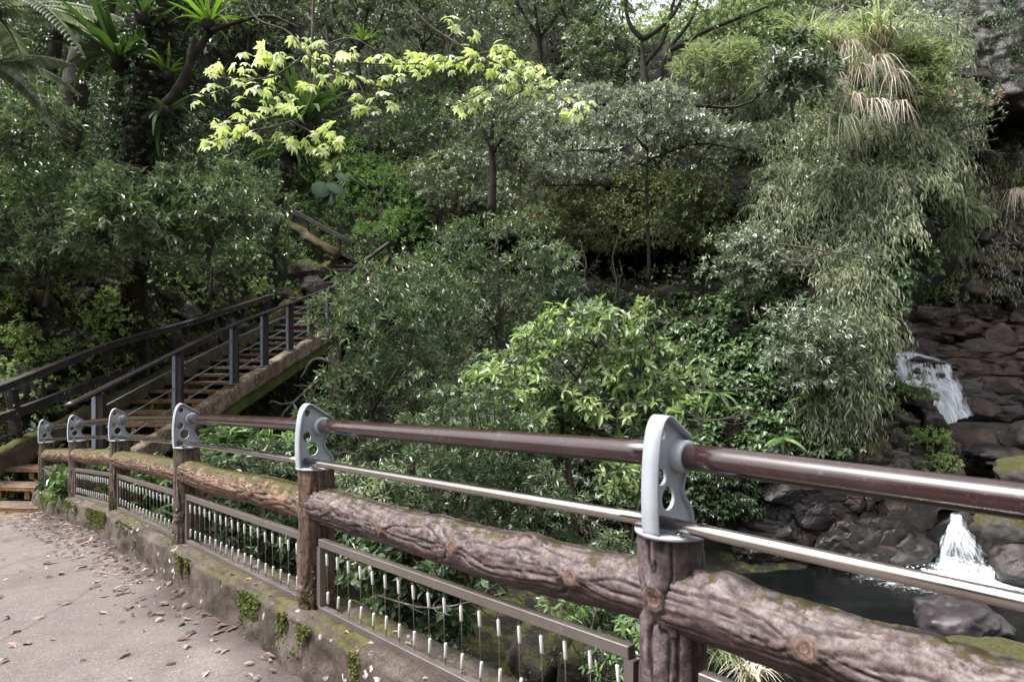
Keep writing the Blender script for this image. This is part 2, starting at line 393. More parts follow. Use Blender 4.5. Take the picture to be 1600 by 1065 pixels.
def water_mat(name, col):
    m, t, b, out = new_mat(name); co = coords(t)
    b.inputs['Roughness'].default_value = .07; b.inputs['IOR'].default_value = 1.33
    fo = N(t, 'ShaderNodeAttribute', attribute_name='foam').outputs['Fac']
    mp = N(t, 'ShaderNodeMapping', {0: co, 3: (1, 1.8, 1)}).outputs[0]
    fk = ramp(t, mth(t, 'ADD', fo, mth(t, 'MULTIPLY', mth(t, 'SUBTRACT', noise(t, mp, 5, 8, .75, 1.5), .5), 1.5)), [(.42, 0.0), (.72, 1.0)])
    c = mixc(t, ramp(t, noise(t, co, .5, 4), [(.35, 0.0), (.65, 1.0)]), col, tuple(q*1.9 for q in col))
    c = mixc(t, fk, c, (.75, .80, .82)); t.links.new(c, b.inputs['Base Color'])
    t.links.new(ramp(t, fk, [(0, .07), (1, .7)]), b.inputs['Roughness'])
    h = mth(t, 'ADD', noise(t, mp, 3.2, 5, .6, .6), mth(t, 'MULTIPLY', noise(t, mp, 11, 4), .35))
    bump(t, b, h, .22, .05); return m
M['water'] = water_mat('dark green stream water', (.0022, .0031, .0028))

def fall_mat():
    m, t, b, out = new_mat('falling water')
    uv = coords(t, 'UV')
    s1 = noise(t, N(t, 'ShaderNodeMapping', {0: uv, 3: (34, 1.8, 1)}).outputs[0], 1.0, 7, .68, .8)
    s2 = noise(t, N(t, 'ShaderNodeMapping', {0: uv, 3: (7, 2.2, 1)}).outputs[0], 1.0, 5, .6, .5)
    d = N(t, 'ShaderNodeAttribute', attribute_name='foam').outputs['Fac']
    q1 = mth(t, 'MULTIPLY', mth(t, 'SUBTRACT', s1, .5), 2.1); q2 = mth(t, 'MULTIPLY', mth(t, 'SUBTRACT', s2, .5), 1.7)
    a = ramp(t, mth(t, 'ADD', mth(t, 'ADD', q1, q2), d), [(.25, 0.0), (.60, .38), (1.10, .88)])
    b.inputs['Base Color'].default_value = (.80, .84, .90, 1); b.inputs['Roughness'].default_value = .35
    tr = N(t, 'ShaderNodeBsdfTransparent'); mx = N(t, 'ShaderNodeMixShader', {0: a})
    t.links.new(tr.outputs[0], mx.inputs[1]); t.links.new(b.outputs[0], mx.inputs[2]); t.links.new(mx.outputs[0], out.inputs[0])
    return m
M['fall'] = fall_mat()
# ================================================================== TERRAIN
E = np.array([-.67, .742, 0]); E = E/np.linalg.norm(E)          # along the fence, away from the camera
NO = np.array([.742, .67, 0]); NO = NO/np.linalg.norm(NO)       # outwards, to the gorge
FP = np.array([[3.05, -1.15, 1.04], [1.73, .30, 1.03], [.41, 1.75, 1.01], [-.915, 3.2, .906], [-2.23, 4.7, .77], [-3.70, 6.45, .563],
               [-5.03, 7.9, .345], [-6.20, 9.1, .152]])         # fence posts: x, y, top of the post
FS = (FP[:, :3]*E).sum(1)-(FP[2, :2]*E[:2]).sum()
GZ = FP[:, 2]-.90
def ground_z(s):
    return np.interp(s, np.concatenate([FS[::1], [10.6, 14]]), np.concatenate([GZ, [-.80, -.85]])) if FS[0] < FS[-1] else 0
def line_pt(s):
    """point of the fence line at distance s"""
    xs = np.concatenate([[FS[0]-12], FS, [FS[-1]+8]])
    P = np.concatenate([[FP[0]-E*12], FP, [FP[-1]+E*8]])
    return np.stack([np.interp(s, xs, P[:, 0]), np.interp(s, xs, P[:, 1])], -1)

# concrete path
def build_path():
    s = np.concatenate([np.linspace(-14, -3.2, 24)[:-1], np.arange(-3.2, 10.45, .06)])
    w = -np.concatenate([np.arange(.10, 1.2, .05), np.arange(1.2, 4, .12), np.linspace(4, 12, 18)])
    S, W = np.meshgrid(s, w, indexing='ij'); P = line_pt(S)
    X = P[..., 0]+NO[0]*W; Yy = P[..., 1]+NO[1]*W
    Z = ground_z(S)+.010*fbm(np.stack([X*1.1, Yy*1.1, 0*X], -1), 3, 5)
    Z += .03*np.clip((.35+W)/.25, 0, 1)**2
    Z[S > 10.2] -= .03
    mb = MB().add(np.stack([X, Yy, Z], -1).reshape(-1, 3), grid_faces(len(s), len(w))[:, ::-1])
    o = part('path', mb, M['path'], None, kind='structure')
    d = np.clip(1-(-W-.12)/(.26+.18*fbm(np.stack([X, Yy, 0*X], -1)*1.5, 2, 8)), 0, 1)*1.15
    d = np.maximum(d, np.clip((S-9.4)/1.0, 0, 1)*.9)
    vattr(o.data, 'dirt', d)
build_path()

# the ground: leaf soil round the path's end and the bank falling to the stream
def build_bank():
    s = np.arange(-15, 15.01, .16)
    d = np.concatenate([np.linspace(-13, -.3, 40), np.arange(-.2, 12, .16)])
    S, D = np.meshgrid(s, d, indexing='ij'); P = line_pt(S)
    X = P[..., 0]+NO[0]*D; Yy = P[..., 1]+NO[1]*D
    prof = np.interp(D, [-14, 0, .10, .35, 1.0, 2.0, 3.2, 4.6, 8, 12], [-.06, -.06, -.25, -.55, -1.3, -2.3, -3.3, -4.0, -4.7, -5.2])
    Z = np.where(D <= .1, ground_z(S)+prof, prof*np.clip((ground_z(S)+5.2)/5.2, .3, 1.1)+ground_z(S)*np.clip(1-(D/8), 0, 1))
    Z += np.clip(D-.3, 0, 1)*.28*fbm(np.stack([X*.8, Yy*.8, 0*X], -1), 4, 11)
    mb = MB().add(np.stack([X, Yy, Z], -1).reshape(-1, 3), grid_faces(len(s), len(d)))
    part('bank', mb, M['hill'], None, kind='structure')
    g = MB().add([[-400, -400, -6.5], [400, -400, -6.5], [400, 400, -6.5], [-400, 400, -6.5]], [[0, 1, 2, 3]])
    part('ground', g, M['soil'], None, kind='structure')
build_bank()
def bank_z(x, y):
    q = np.array([x, y, 0.])-np.array([FP[2, 0], FP[2, 1], 0]); s = q@E; d = q@NO
    g = ground_z(s); p = np.interp(d, [-14, 0, .10, .35, 1.0, 2.0, 3.2, 4.6, 8, 12], [-.06, -.06, -.25, -.55, -1.3, -2.3, -3.3, -4.0, -4.7, -5.2])
    return float(g+p) if d <= .1 else float(p*np.clip((g+5.2)/5.2, .3, 1.1)+g*np.clip(1-d/8, 0, 1))

HX = np.array([-700, -200, 0, 200, 320, 420, 520, 640, 800, 1000, 1150, 1300, 1420, 1470, 1500], float)
HT = [(-450, [34, 34, 34, 36, 40, 44, 46, 48, 48, 46, 44, 42, 40, 44, 50]),
      (-100, [24, 24, 24, 28, 34, 38, 40, 42, 42, 38, 36, 33, 30, 34, 40]),
      (0,    [20, 20, 20, 24, 31, 35, 37, 38, 38, 33, 30, 28, 26, 30, 38]),
      (120,  [16, 17, 17.5, 21, 28, 32.5, 33, 33, 31, 28, 26, 23.5, 22, 26, 34]),
      (220,  [14, 15, 15.5, 18.5, 25, 29, 30, 29, 27.5, 25.5, 24, 21.5, 20.5, 24, 32]),
      (300,  [13, 14, 14.3, 16.5, 21, 26.5, 28.5, 27, 26, 24.5, 22.5, 20.5, 19.8, 23, 30]),
      (375,  [12, 13, 13.3, 15, 18, 23, 26.5, 26, 24.5, 23.5, 21.5, 20, 19.5, 22, 28]),
      (390,  [12, 13, 13.3, 15, 18, 22, 26.0, 26, 25.4, 26.1, 22.5, 20, 19.5, 22, 28]),
      (425,  [11.5, 12.5, 12.8, 14.5, 17, 21, 25.3, 25, 25.2, 26.1, 22.8, 19.8, 19.4, 21.5, 27]),
      (445,  [11.4, 12.4, 12.6, 14.4, 16.8, 20.6, 24.9, 24.6, 23.6, 23.5, 21.5, 19.7, 19.3, 21.3, 27]),
      (500,  [11, 12, 12.3, 14, 16.4, 19.9, 23.8, 24, 22.5, 22, 20, 19.4, 19.2, 21, 26]),
      (560,  [10.8, 11.4, 11.8, 13.4, 16.2, 20.4, 23.4, 22, 21, 20, 19, 19, 19, 20.5, 25]),
      (620,  [10.5, 11, 11.3, 13.2, 17.5, 20.4, 21.8, 20.5, 19.5, 19, 18.5, 18.6, 18.6, 20, 24]),
      (700,  [10.2, 10.4, 10.7, 13.2, 16.5, 18.8, 20, 19, 18.5, 18, 17.8, 17.8, 18, 19, 22]),
      (780,  [10, 10.1, 10.3, 12.6, 15, 17, 18, 17.8, 17.5, 17.3, 17.2, 17.2, 17.3, 18, 21]),
      (860,  [10, 10, 10.2, 12, 14, 16, 17, 17, 17, 17.6, 17.6, 17.6, 17.6, 17.9, 20]),
      (950,  [10, 10, 10.2, 12, 13.5, 15, 15.6, 15.9, 16, 16, 16, 16, 16, 16.4, 19])]
HYR = np.array([r for r, _ in HT], float); HD = np.array([d for _, d in HT], float)
def bilin(px, py, XR, YR, D):
    px = np.asarray(px, float); py = np.asarray(py, float)
    i = np.clip(np.searchsorted(YR, py)-1, 0, len(YR)-2); j = np.clip(np.searchsorted(XR, px)-1, 0, len(XR)-2)
    fy = np.clip((py-YR[i])/(YR[i+1]-YR[i]), 0, 1); fx = np.clip((px-XR[j])/(XR[j+1]-XR[j]), 0, 1)
    fx = fx*fx*(3-2*fx)*.5+fx*.5
    return (D[i, j]*(1-fx)+D[i, j+1]*fx)*(1-fy)+(D[i+1, j]*(1-fx)+D[i+1, j+1]*fx)*fy
def hill(px, py):
    Y = bilin(px, py, HX, HYR, HD)
    px = np.asarray(px, float); sil = np.interp(py, [-450, 150, 300, 400, 480, 560, 620, 740, 880], [1425, 1435, 1450, 1425, 1380, 1345, 1340, 1365, 1410])
    px = np.where(px > 1300, 1300+(px-1300)*(sil-1300)/120, px)
    P = U(px, py, Y)
    near = np.clip((np.asarray(px, float)-100)/500, .35, 1)
    return P+np.stack([0*Y, 1+0*Y, 0*Y], -1)*(.55*near*fbm(P*.42, 3, 21)+.16*fbm(P*1.7, 3, 27))[..., None]
def hill_top(px):
    return np.interp(px, [-700, 820, 900, 950, 1000, 1150, 1240, 1290, 1350, 1420, 1500], [-440, -420, -60, 50, 75, 80, 55, 10, -10, 20, 90])
def build_hill():
    px = np.concatenate([np.arange(-700, -100, 30), np.arange(-100, 1501, 7.0)])
    v = np.linspace(0, 1, 190)
    PX, V = np.meshgrid(px, v, indexing='ij'); T = hill_top(PX); PY = T+(950-T)*V
    P = hill(PX, PY)
    part('hillside', MB().add(P.reshape(-1, 3), grid_faces(len(px), len(v))[:, ::-1]), M['hill'], None, kind='structure')
build_hill()

# the cliff behind the waterfall, with its overhang
CXR = np.array([1370, 1440, 1520, 1600, 1800, 2300], float)
CT = [(-500, [44, 42, 40, 40, 40, 40]), (-60, [31, 29, 28, 27, 26, 25]), (60, [29, 27, 26, 25.5, 25, 24]), (150, [28, 26.5, 25.3, 24.8, 24.5, 23]),
      (172, [28, 27, 25.5, 25, 24.6, 23]), (192, [30, 29.5, 29, 28.6, 28, 26]), (235, [30, 29, 28, 27.5, 27, 26]), (330, [29, 28.3, 27.2, 26.8, 26, 25]),
      (440, [29, 28.5, 27.4, 27, 26, 25]), (500, [28.5, 28, 27.5, 27, 26, 25]), (560, [27, 26.6, 26.4, 26, 25.5, 25]), (660, [26.2, 26, 25.6, 25, 24.5, 24]), (760, [25.5, 25.3, 25, 24.6, 24, 23]), (860, [25, 25, 25, 24.5, 24, 23])]
CYR = np.array([r for r, _ in CT], float); CD = np.array([d for _, d in CT], float)
def cliff(px, py):
    Y = bilin(px, py, CXR, CYR, CD); P = U(px, py, Y)
    lay = P[..., 2]*1.9+1.5*fbm(P*np.array([.35, .35, .6]), 3, 41)+.25*P[..., 0]*.4
    st = np.abs(lay-np.floor(lay)-.5)*2
    hsh = _hash(np.floor(lay).astype(np.int64), np.zeros(lay.shape, np.int64), np.zeros(lay.shape, np.int64), 5)
    k = np.interp(P[..., 2], [-3, 3.2, 4.5, 30], [1, 1, .25, .25])
    d = .45*fbm(P*.5, 4, 43)+k*(.20*hsh-.22*np.clip(st, .0, .85)**3)+.20*fbm(P*np.array([1.6, 1.6, 3.4]), 4, 47)
    return P+np.stack([0*Y, 1+0*Y, 0*Y], -1)*d[..., None]
def build_cliff():
    px = np.concatenate([np.arange(1370, 1660, 4.0), np.arange(1660, 2300, 20)]); py = np.concatenate([np.arange(-500, -60, 30), np.arange(-60, 861, 3.2)])
    PX, PY = np.meshgrid(px, py, indexing='ij'); P = cliff(PX, PY)
    part('cliff', MB().add(P.reshape(-1, 3), grid_faces(len(px), len(py))[:, ::-1]), M['rock_dark'], None, kind='structure')
build_cliff()

def build_far_hill():
    px = np.arange(860, 1900, 25.0); py = np.arange(-900, 260, 25.0)
    PX, PY = np.meshgrid(px, py, indexing='ij')
    top = np.interp(PX, [860, 960, 1090, 1180, 1300, 1900], [62, 54, 26, -30, -200, -700])
    PY = np.maximum(PY, top)
    Y = 62+(120-PY)*.06; P = U(PX, PY, Y); P[..., 1] += 2.5*fbm(P*.12, 3, 51)
    part('far_hill', MB().add(P.reshape(-1, 3), grid_faces(len(px), len(py))[:, ::-1]), M['hill'], None, kind='structure')
build_far_hill()

# unseen wooded slope behind and beside the viewer, added to darken reflections and shape skylight
def build_back():
    a = np.linspace(rad(198), rad(338), 90); r = np.linspace(0, 1, 30); A_, R_ = np.meshgrid(a, r, indexing='ij')
    rad_ = 9.5+16*R_; X = rad_*np.cos(A_); Yy = rad_*np.sin(A_); X = np.where(X > 0, X*1.5, X); Z = -.9+15*R_**.9+0*X
    P = np.stack([X, Yy, Z], -1); P += 1.0*np.stack([fbm(P*.25, 3, 81), fbm(P*.25+9, 3, 82), fbm(P*.3+4, 3, 83)], -1)*np.clip(R_*4, 0, 1)[..., None]
    part('slope_behind', MB().add(P.reshape(-1, 3), grid_faces(90, 30)), M['hill'], None, kind='structure')
    return P
BACKP = build_back()

# water
def water_sheet(name, x0, x1, y0, y1, z, foam_c, foam_r, front=None):
    xs = np.arange(x0, x1, .18); ys = np.arange(y0, y1, .18)
    X, Y2 = np.meshgrid(xs, ys, indexing='ij'); Z = np.full_like(X, z)
    Z += .018*fbm(np.stack([X*1.3, Y2*2.2, 0*X], -1), 3, 61)
    r = np.sqrt(((X-foam_c[0])/1.5)**2+(Y2-foam_c[1])**2)
    Z += .06*np.exp(-(r/.9)**2)*fbm(np.stack([X*5, Y2*5, 0*X], -1), 2, 63)
    o = part(name, MB().add(np.stack([X, Y2, Z], -1).reshape(-1, 3), grid_faces(len(xs), len(ys))), M['water'], None, kind='structure')
    vattr(o.data, 'foam', np.clip(1.05-r/foam_r, 0, 1))
LOW = U(1495, 884, 17.1)
water_sheet('water', 1.5, 24, 7.5, 19.5, -4.2, (LOW[0], LOW[1]-.3), 2.6)
water_sheet('upper_pool_water', 11.0, 26, 18.2, 27.0, -2.8, (16.5, 24.6), 1.2)

# ================================================================== CURB WALL under the fence
def build_wall():
    s = np.arange(-4.0, FS[-1]+.45, .025)
    # outline of the section, from the inner foot over the top to the outer foot: (offset, height above ground)
    sec = []
    for a in np.linspace(0, 1, 16): sec.append((-.150+.022*a, -.04+.27*a))
    for a in np.linspace(0, 1, 5)[1:]: sec.append((-.128+.028*math.sin(a*math.pi/2), .23+.022*(1-math.cos(a*math.pi/2))*1.0))
    for a in np.linspace(0, 1, 14)[1:]: sec.append((-.100+.235*a, .252+.008*math.sin(a*9)))
    for a in np.linspace(0, 1, 8)[1:]: sec.append((.135+.03*a, .25-1.3*a))
    sec = np.array(sec); S = np.repeat(s[:, None], len(sec), 1); P = line_pt(S)
    D = sec[None, :, 0]; H = sec[None, :, 1]
    X = P[..., 0]+NO[0]*D; Yy = P[..., 1]+NO[1]*D; Z = ground_z(S)+H
    Q = np.stack([X, Yy, Z], -1)
    n = fbm(Q*np.array([3, 3, 5]), 4, 71)
    wob = .018*n+.009*fbm(Q*14, 4, 73)
    # uneven top edge and damp drip runs on the face
    run = np.clip(fbm(np.stack([S*7, 0*S, H*1.2+0*S], -1), 3, 75), -1, 1)
    face = np.clip(1-np.abs(D+.14)/.03, 0, 1)
    Q[..., :2] += (NO[:2]*((wob-.016*run*face)[..., None]))
    Q[..., 2] += .010*fbm(np.stack([S*2.2, D*8+0*S, 0*S], -1), 3, 77)*np.clip(H*4, 0, 1)
    # worn rounded end joints at each post
    part('curb_wall', MB().add(Q.reshape(-1, 3), grid_faces(len(s), len(sec))), M['concrete_wall'], None,
         label='low mossy concrete curb wall along the path that carries the log fence', category='wall')
build_wall()
def wall_face(s, h):
    """point of the wall's face at distance s and height h"""
    p = line_pt(s); a = np.clip((h+.04)/.27, 0, 1); d = -.150+.022*a
    return np.stack([p[..., 0]+NO[0]*d, p[..., 1]+NO[1]*d, ground_z(s)+h], -1)

# ================================================================== LOG FENCE
FENCE = thing('log_fence', 'long fence of cast log rails with grey brackets and a maroon handrail beside the path', 'fence', (FP[3, 0], FP[3, 1], GZ[3]+.25))

def groove_tube(P0, P1, r, nl, na, seed, K, knots, mossy, wav=.012, vertical=False, amp=.0135, stretch=2.2, endr=.02):
    """log between two points with carved wavy grooves; knots: (t, angle, radius, height)"""
    P0 = np.asarray(P0, float); P1 = np.asarray(P1, float); L = np.linalg.norm(P1-P0); T = (P1-P0)/L
    if vertical: A = -NO.copy(); B = np.cross(T, A)
    else:
        B = np.cross(T, [0, 0, 1.0]); B /= np.linalg.norm(B)
        if B@NO > 0: B = -B            # angle 0 faces the path
        A = B; B = np.cross(T, A); B = B if B[2] > 0 else -B      # angle 90 deg is up
    t = np.linspace(0, 1, nl); th = np.arange(na)/na*2*np.pi
    TT, TH = np.meshgrid(t, th, indexing='ij'); s = TT*L
    q = np.stack([s*stretch, np.cos(TH)*1.1, np.sin(TH)*1.1], -1)
    F = K*TH/(2*np.pi)+1.1*fbm(q+seed*7.7, 3, seed)+.35*fbm(q*np.array([3.0, 2.5, 2.5])+seed, 2, seed+9)
    kn = np.zeros_like(F); kr = np.zeros_like(F); kh = np.zeros_like(F)
    for (kt, ka, kR, kH) in knots:
        da = (TH-ka+np.pi) % (2*np.pi)-np.pi
        soft = kR < 0; kR = abs(kR)
        d = np.sqrt(((s-kt*L)/1.15)**2+(da*r)**2)
        d = d*(1+.12*vnoise(np.stack([s*40, np.cos(TH)*4, np.sin(TH)*4], -1), seed+40))
        if soft:
            kh = kh+kH*np.exp(-(d/kR)**2); F = F+np.sign(da)*1.0*np.exp(-(d/(kR*1.3))**2); continue
        F = F+np.sign(da)*1.3*np.exp(-(d/(kR*2.0))**2)
        ring = d/kR
        kn = np.maximum(kn, np.clip((1.02-ring)*8, 0, 1)); kr = np.where(ring < 1.1, ring, kr)
        kh = kh+kH*(np.exp(-np.clip(ring-.75, 0, 9)**2*2.2))-kH*.35*np.clip(1-ring/.75, 0, 1)+.0015*np.cos(ring*22)*(ring < 1)
    fr = np.abs(F-np.floor(F)-.5)*2        # 1 at the groove line
    brk = np.clip(.74+.9*fbm(q*np.array([1.6, 2, 2])+3.3, 3, seed+4), .05, 1)
    g = np.clip((fr-.70)/.30, 0, 1)**1.2*brk
    # short cross cracks
    C = fbm(np.stack([s*18, np.cos(TH)*2.5, np.sin(TH)*2.5], -1), 2, seed+6)
    cr = np.clip(1-np.abs(C)*9, 0, 1)*np.clip(fbm(q*2.2+9, 2, seed+8)*2, 0, 1)*.6
    g = np.maximum(g, cr)*(1-kn)
    plate = vnoise(np.stack([np.floor(F), s*3.0, 0*s], -1), seed+12)
    rr = r*(1+.05*fbm(np.stack([s*1.6, np.cos(TH), np.sin(TH)], -1), 2, seed+3))-amp*g+.0035*plate*(1-kn)+.0022*fbm(np.stack([s*30, np.cos(TH)*5, np.sin(TH)*5], -1), 3, seed+5)+kh
    wy = wav*np.stack([vnoise(np.stack([t*3+seed, t*0, t*0], -1), seed+1), vnoise(np.stack([t*3+seed, t*0+5, t*0], -1), seed+2)], -1)
    ctr = P0+T*(t*L)[:, None]+A*wy[:, :1]+B*wy[:, 1:]
    V = ctr[:, None]+rr[..., None]*(np.cos(TH)[..., None]*A+np.sin(TH)[..., None]*B)
    up = (np.cos(TH)[..., None]*A+np.sin(TH)[..., None]*B)[..., 2]
    i = np.arange(nl-1)[:, None]*na; j = np.arange(na)[None]; k = (j+1) % na
    f = np.stack([i+j, i+k, i+na+k, i+na+j], -1).reshape(-1, 4)
    if np.dot(np.cross(A, B), T) < 0: f = f[:, ::-1]
    at = dict(gr=g, hi=np.clip((1-g)*(.5+.5*up)+plate*.25+.15, 0, 1), kn=kn, kr=kr, ms=np.clip(up, -1, 1)*.75 if not vertical else .25*fbm(np.stack([s*3, np.cos(TH), np.sin(TH)], -1), 2, seed+30))  # hi rises on upward sides, where the top sheen is painted
    return V.reshape(-1, 3), f, at

def log_part(name, args, mat, parent, **kw):
    V, f, at = groove_tube(*args, **kw)
    mb = MB().add(V, f); o = part(name, mb, mat, parent)
    for k, a in at.items(): vattr(o.data, k, a)
    return o

H = math.radians
# posts
pk = {2: [(.80, H(4), .027, .012)], 3: [(.22, H(6), .024, .012), (.74, H(-38), .022, .008)], 4: [(.35, H(20), .02, .008)], 5: [], 6: [], 7: [], 1: [], 0: []}
pres = {0: (30, 40), 1: (40, 40), 2: (150, 110), 3: (110, 80), 4: (130, 100), 5: (90, 80), 6: (70, 64), 7: (60, 56)}
POSTS = {}
for i in range(8):
    x, y, zt = FP[i]; nl, na = pres[i]
    mt = M['post_a'] if i <= 2 else (M['post_b'] if i == 3 else M['post_c'])
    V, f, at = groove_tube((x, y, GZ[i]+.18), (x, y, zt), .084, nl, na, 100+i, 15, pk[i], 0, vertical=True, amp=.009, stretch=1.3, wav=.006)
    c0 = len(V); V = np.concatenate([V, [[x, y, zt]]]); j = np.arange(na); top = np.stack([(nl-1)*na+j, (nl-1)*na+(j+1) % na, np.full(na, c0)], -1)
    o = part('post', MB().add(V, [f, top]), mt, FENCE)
    for k, a in at.items(): vattr(o.data, k, np.append(a.ravel(), 0.0))
    POSTS[i] = o

# cast log rails
lk = {2: [(.13, H(24), .022, .012), (.345, H(8), .022, .012), (.585, H(16), .027, .014), (.86, H(10), .026, .012), (.50, H(78), -.045, .010), (.74, H(84), -.05, .016)],
      1: [(.085, H(84), -.045, .022), (.195, H(12), .027, .012), (.30, H(70), -.05, .014), (.45, H(30), -.04, .01), (.80, H(-10), .03, .012)],
      3: [(.07, H(20), .020, .010), (.24, H(10), .020, .010), (.66, H(2), .026, .012), (.95, H(30), .018, .008)], 4: [(.3, H(-20), .02, .01), (.7, H(0), .02, .01)], 5: [(.5, H(-10), .02, .008)], 6: [], 0: []}
lres = {0: (40, 40), 1: (360, 110), 2: (360, 110), 3: (220, 90), 4: (140, 70), 5: (90, 50), 6: (70, 44)}
for i in range(7):
    a, b = FP[i+1], FP[i]          # from the farther post to the nearer one
    dz = -.172
    nl, na = lres[i]
    kn = [(1-kt if i == 99 else kt, ka, kR, kH) for kt, ka, kR, kH in lk[i]]
    # for the near spans t runs from the farther post (left in view) to the nearer one
    if i in (1,): kn = [(1-kt*1.0, ka, kR, kH) if False else (kt, ka, kR, kH) for kt, ka, kR, kH in kn]
    mt = M['log_a'] if i <= 2 else (M['log_b'] if i == 3 else M['log_c'])
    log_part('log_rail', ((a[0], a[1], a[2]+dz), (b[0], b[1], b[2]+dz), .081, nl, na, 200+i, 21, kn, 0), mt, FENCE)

# brackets: a pierced fin with a flange, a collar for the handrail and a round foot plate
prof = np.array([(-.088, 0), (-.093, .06), (-.094, .12), (-.091, .18), (-.084, .235), (-.072, .275), (-.055, .297), (-.035, .300), (-.015, .288), (.012, .270), (.045, .247), (.078, .225),
                 (.082, .205), (.074, .185), (.060, .165), (.046, .145), (.037, .125), (.036, .105), (.044, .085), (.060, .066), (.072, .048), (.080, .025), (.082, 0)])
holes = [(-.045, .258, .016), (-.050, .150, .021), (-.022, .092, .028)]
def bracket_meshes():
    cu = bpy.data.curves.new('fin', 'CURVE'); cu.dimensions = '2D'; cu.fill_mode = 'BOTH'; cu.extrude = .004; cu.bevel_depth = .0008
    def spl(pts):
        sp = cu.splines.new('POLY'); sp.points.add(len(pts)-1); sp.use_cyclic_u = True
        for p, q in zip(sp.points, pts): p.co = (q[0], q[1], 0, 1)
    pr = spline(np.c_[prof, np.zeros(len(prof))], 3)[:, :2]; spl(pr)
    for hx, hz, hr in holes: spl([(hx+hr*math.cos(a), hz+hr*1.12*math.sin(a)) for a in np.arange(28)/28*2*np.pi])
    ob = bpy.data.objects.new('fin', cu); COL.objects.link(ob); dg = bpy.context.evaluated_depsgraph_get()
    me = bpy.data.meshes.new_from_object(ob.evaluated_get(dg)); bpy.data.objects.remove(ob); bpy.data.curves.remove(cu)
    me.materials.clear(); me.materials.append(M['bracket']); me.name = 'bracket_fin'
    # local frame: x outwards, y up, z along the fence
    fl = MB(); side = pr[:38]; w = .024; th = .006
    for path, ww in ((pr[0:34], .024), (pr[36:], .013)):
        n = len(path); tg = nrm(np.gradient(path, axis=0)); no = np.stack([-tg[:, 1], tg[:, 0]], -1)
        out = path+no*.003; inn = path-no*.003
        wv = np.full(n, ww); wv[-4:] *= np.linspace(1, .45, 4)
        v = np.concatenate([np.c_[out, wv], np.c_[out, -wv], np.c_[inn, -wv], np.c_[inn, wv]])
        i = np.arange(n-1)
        f = np.concatenate([np.stack([a*n+i, a*n+i+1, b*n+i+1, b*n+i], -1) for a, b in ((0, 1), (1, 2), (2, 3), (3, 0))])
        e = np.array([[0, n, 2*n, 3*n], [n-1, 4*n-1, 3*n-1, 2*n-1]])
        fl.add(v, [f, e])
    flm = fl.mesh('flange', M['bracket'])
    co = MB(); zz = np.array([-.038, -.036, .036, .038]); rr = np.array([.040, .0415, .0415, .040])
    v, f = tube(np.c_[np.full(4, .018), np.full(4, .196), zz], rr, 36); co.add(v, f); com = co.mesh('collar', M['bracket'])
    fp = MB(); v, f = tube(np.array([[0, 0.001, 0], [0, .003, 0], [0, .010, 0], [0, .012, 0]]), [.092, .095, .095, .091], 40); fp.add(v, f); fpm = fp.mesh('foot_plate', M['bracket'])
    bo = MB()
    v, f = tube([[0, .012, 0], [0, .020, 0], [0, .023, 0]], [.009, .009, .006], 12); bo.add(v, f); bom = bo.mesh('bolt', M['steel'])
    return me, flm, com, fpm, bom
BR = bracket_meshes()
for i in range(1, 8):
    x, y, zt = FP[i]
    nxt = FP[i-1]-FP[i]; d = nxt[:2]/np.linalg.norm(nxt[:2])
    if i < 7: d2 = FP[i]-FP[i+1]; d = d+d2[:2]/np.linalg.norm(d2[:2]); d /= np.linalg.norm(d)
    ou = np.array([-d[1], d[0]]);  ou = ou if ou@NO[:2] > 0 else -ou
    Mx = Matrix(((ou[0], 0, d[0], 0), (ou[1], 0, d[1], 0), (0, 1, 0, 0), (0, 0, 0, 1)))
    og = ORIG[FENCE.name]; loc = Vector((x-og[0], y-og[1], zt-og[2]))
    b = link('bracket', BR[0], FENCE); b.matrix_local = Matrix.Translation(loc) @ Mx
    for me, nm in ((BR[1], 'flange'), (BR[2], 'collar'), (BR[3], 'foot_plate')): link(nm, me, b)
    for ux, uz in ((-.055, .06), (.06, .055), (.05, -.06)):
        q = link('bolt', BR[4], b); q.location = (ux, 0, uz)

def fence_off(i, u, w):
    """place on post i, offset u outwards and w above the post's top"""
    return np.array([FP[i, 0]+NO[0]*u, FP[i, 1]+NO[1]*u, FP[i, 2]+w])
for i in range(7):
    a, b = fence_off(i+1, .018, .196), fence_off(i, .018, .196); d = (b-a)/np.linalg.norm(b-a)
    k = 14; P = a+(b-a)*np.linspace(0, 1, k)[:, None]
    v, f = tube(P, .0335, 36); part('handrail', MB().add(v, f), M['handrail'], FENCE)
    a, b = fence_off(i+1, -.055, .038), fence_off(i, -.055, .038)
    P = a+(b-a)*np.linspace(0, 1, k)[:, None]
    v, f = tube(P, .0165, 24); part('lower_rod', MB().add(v, f), M['steel'], FENCE)

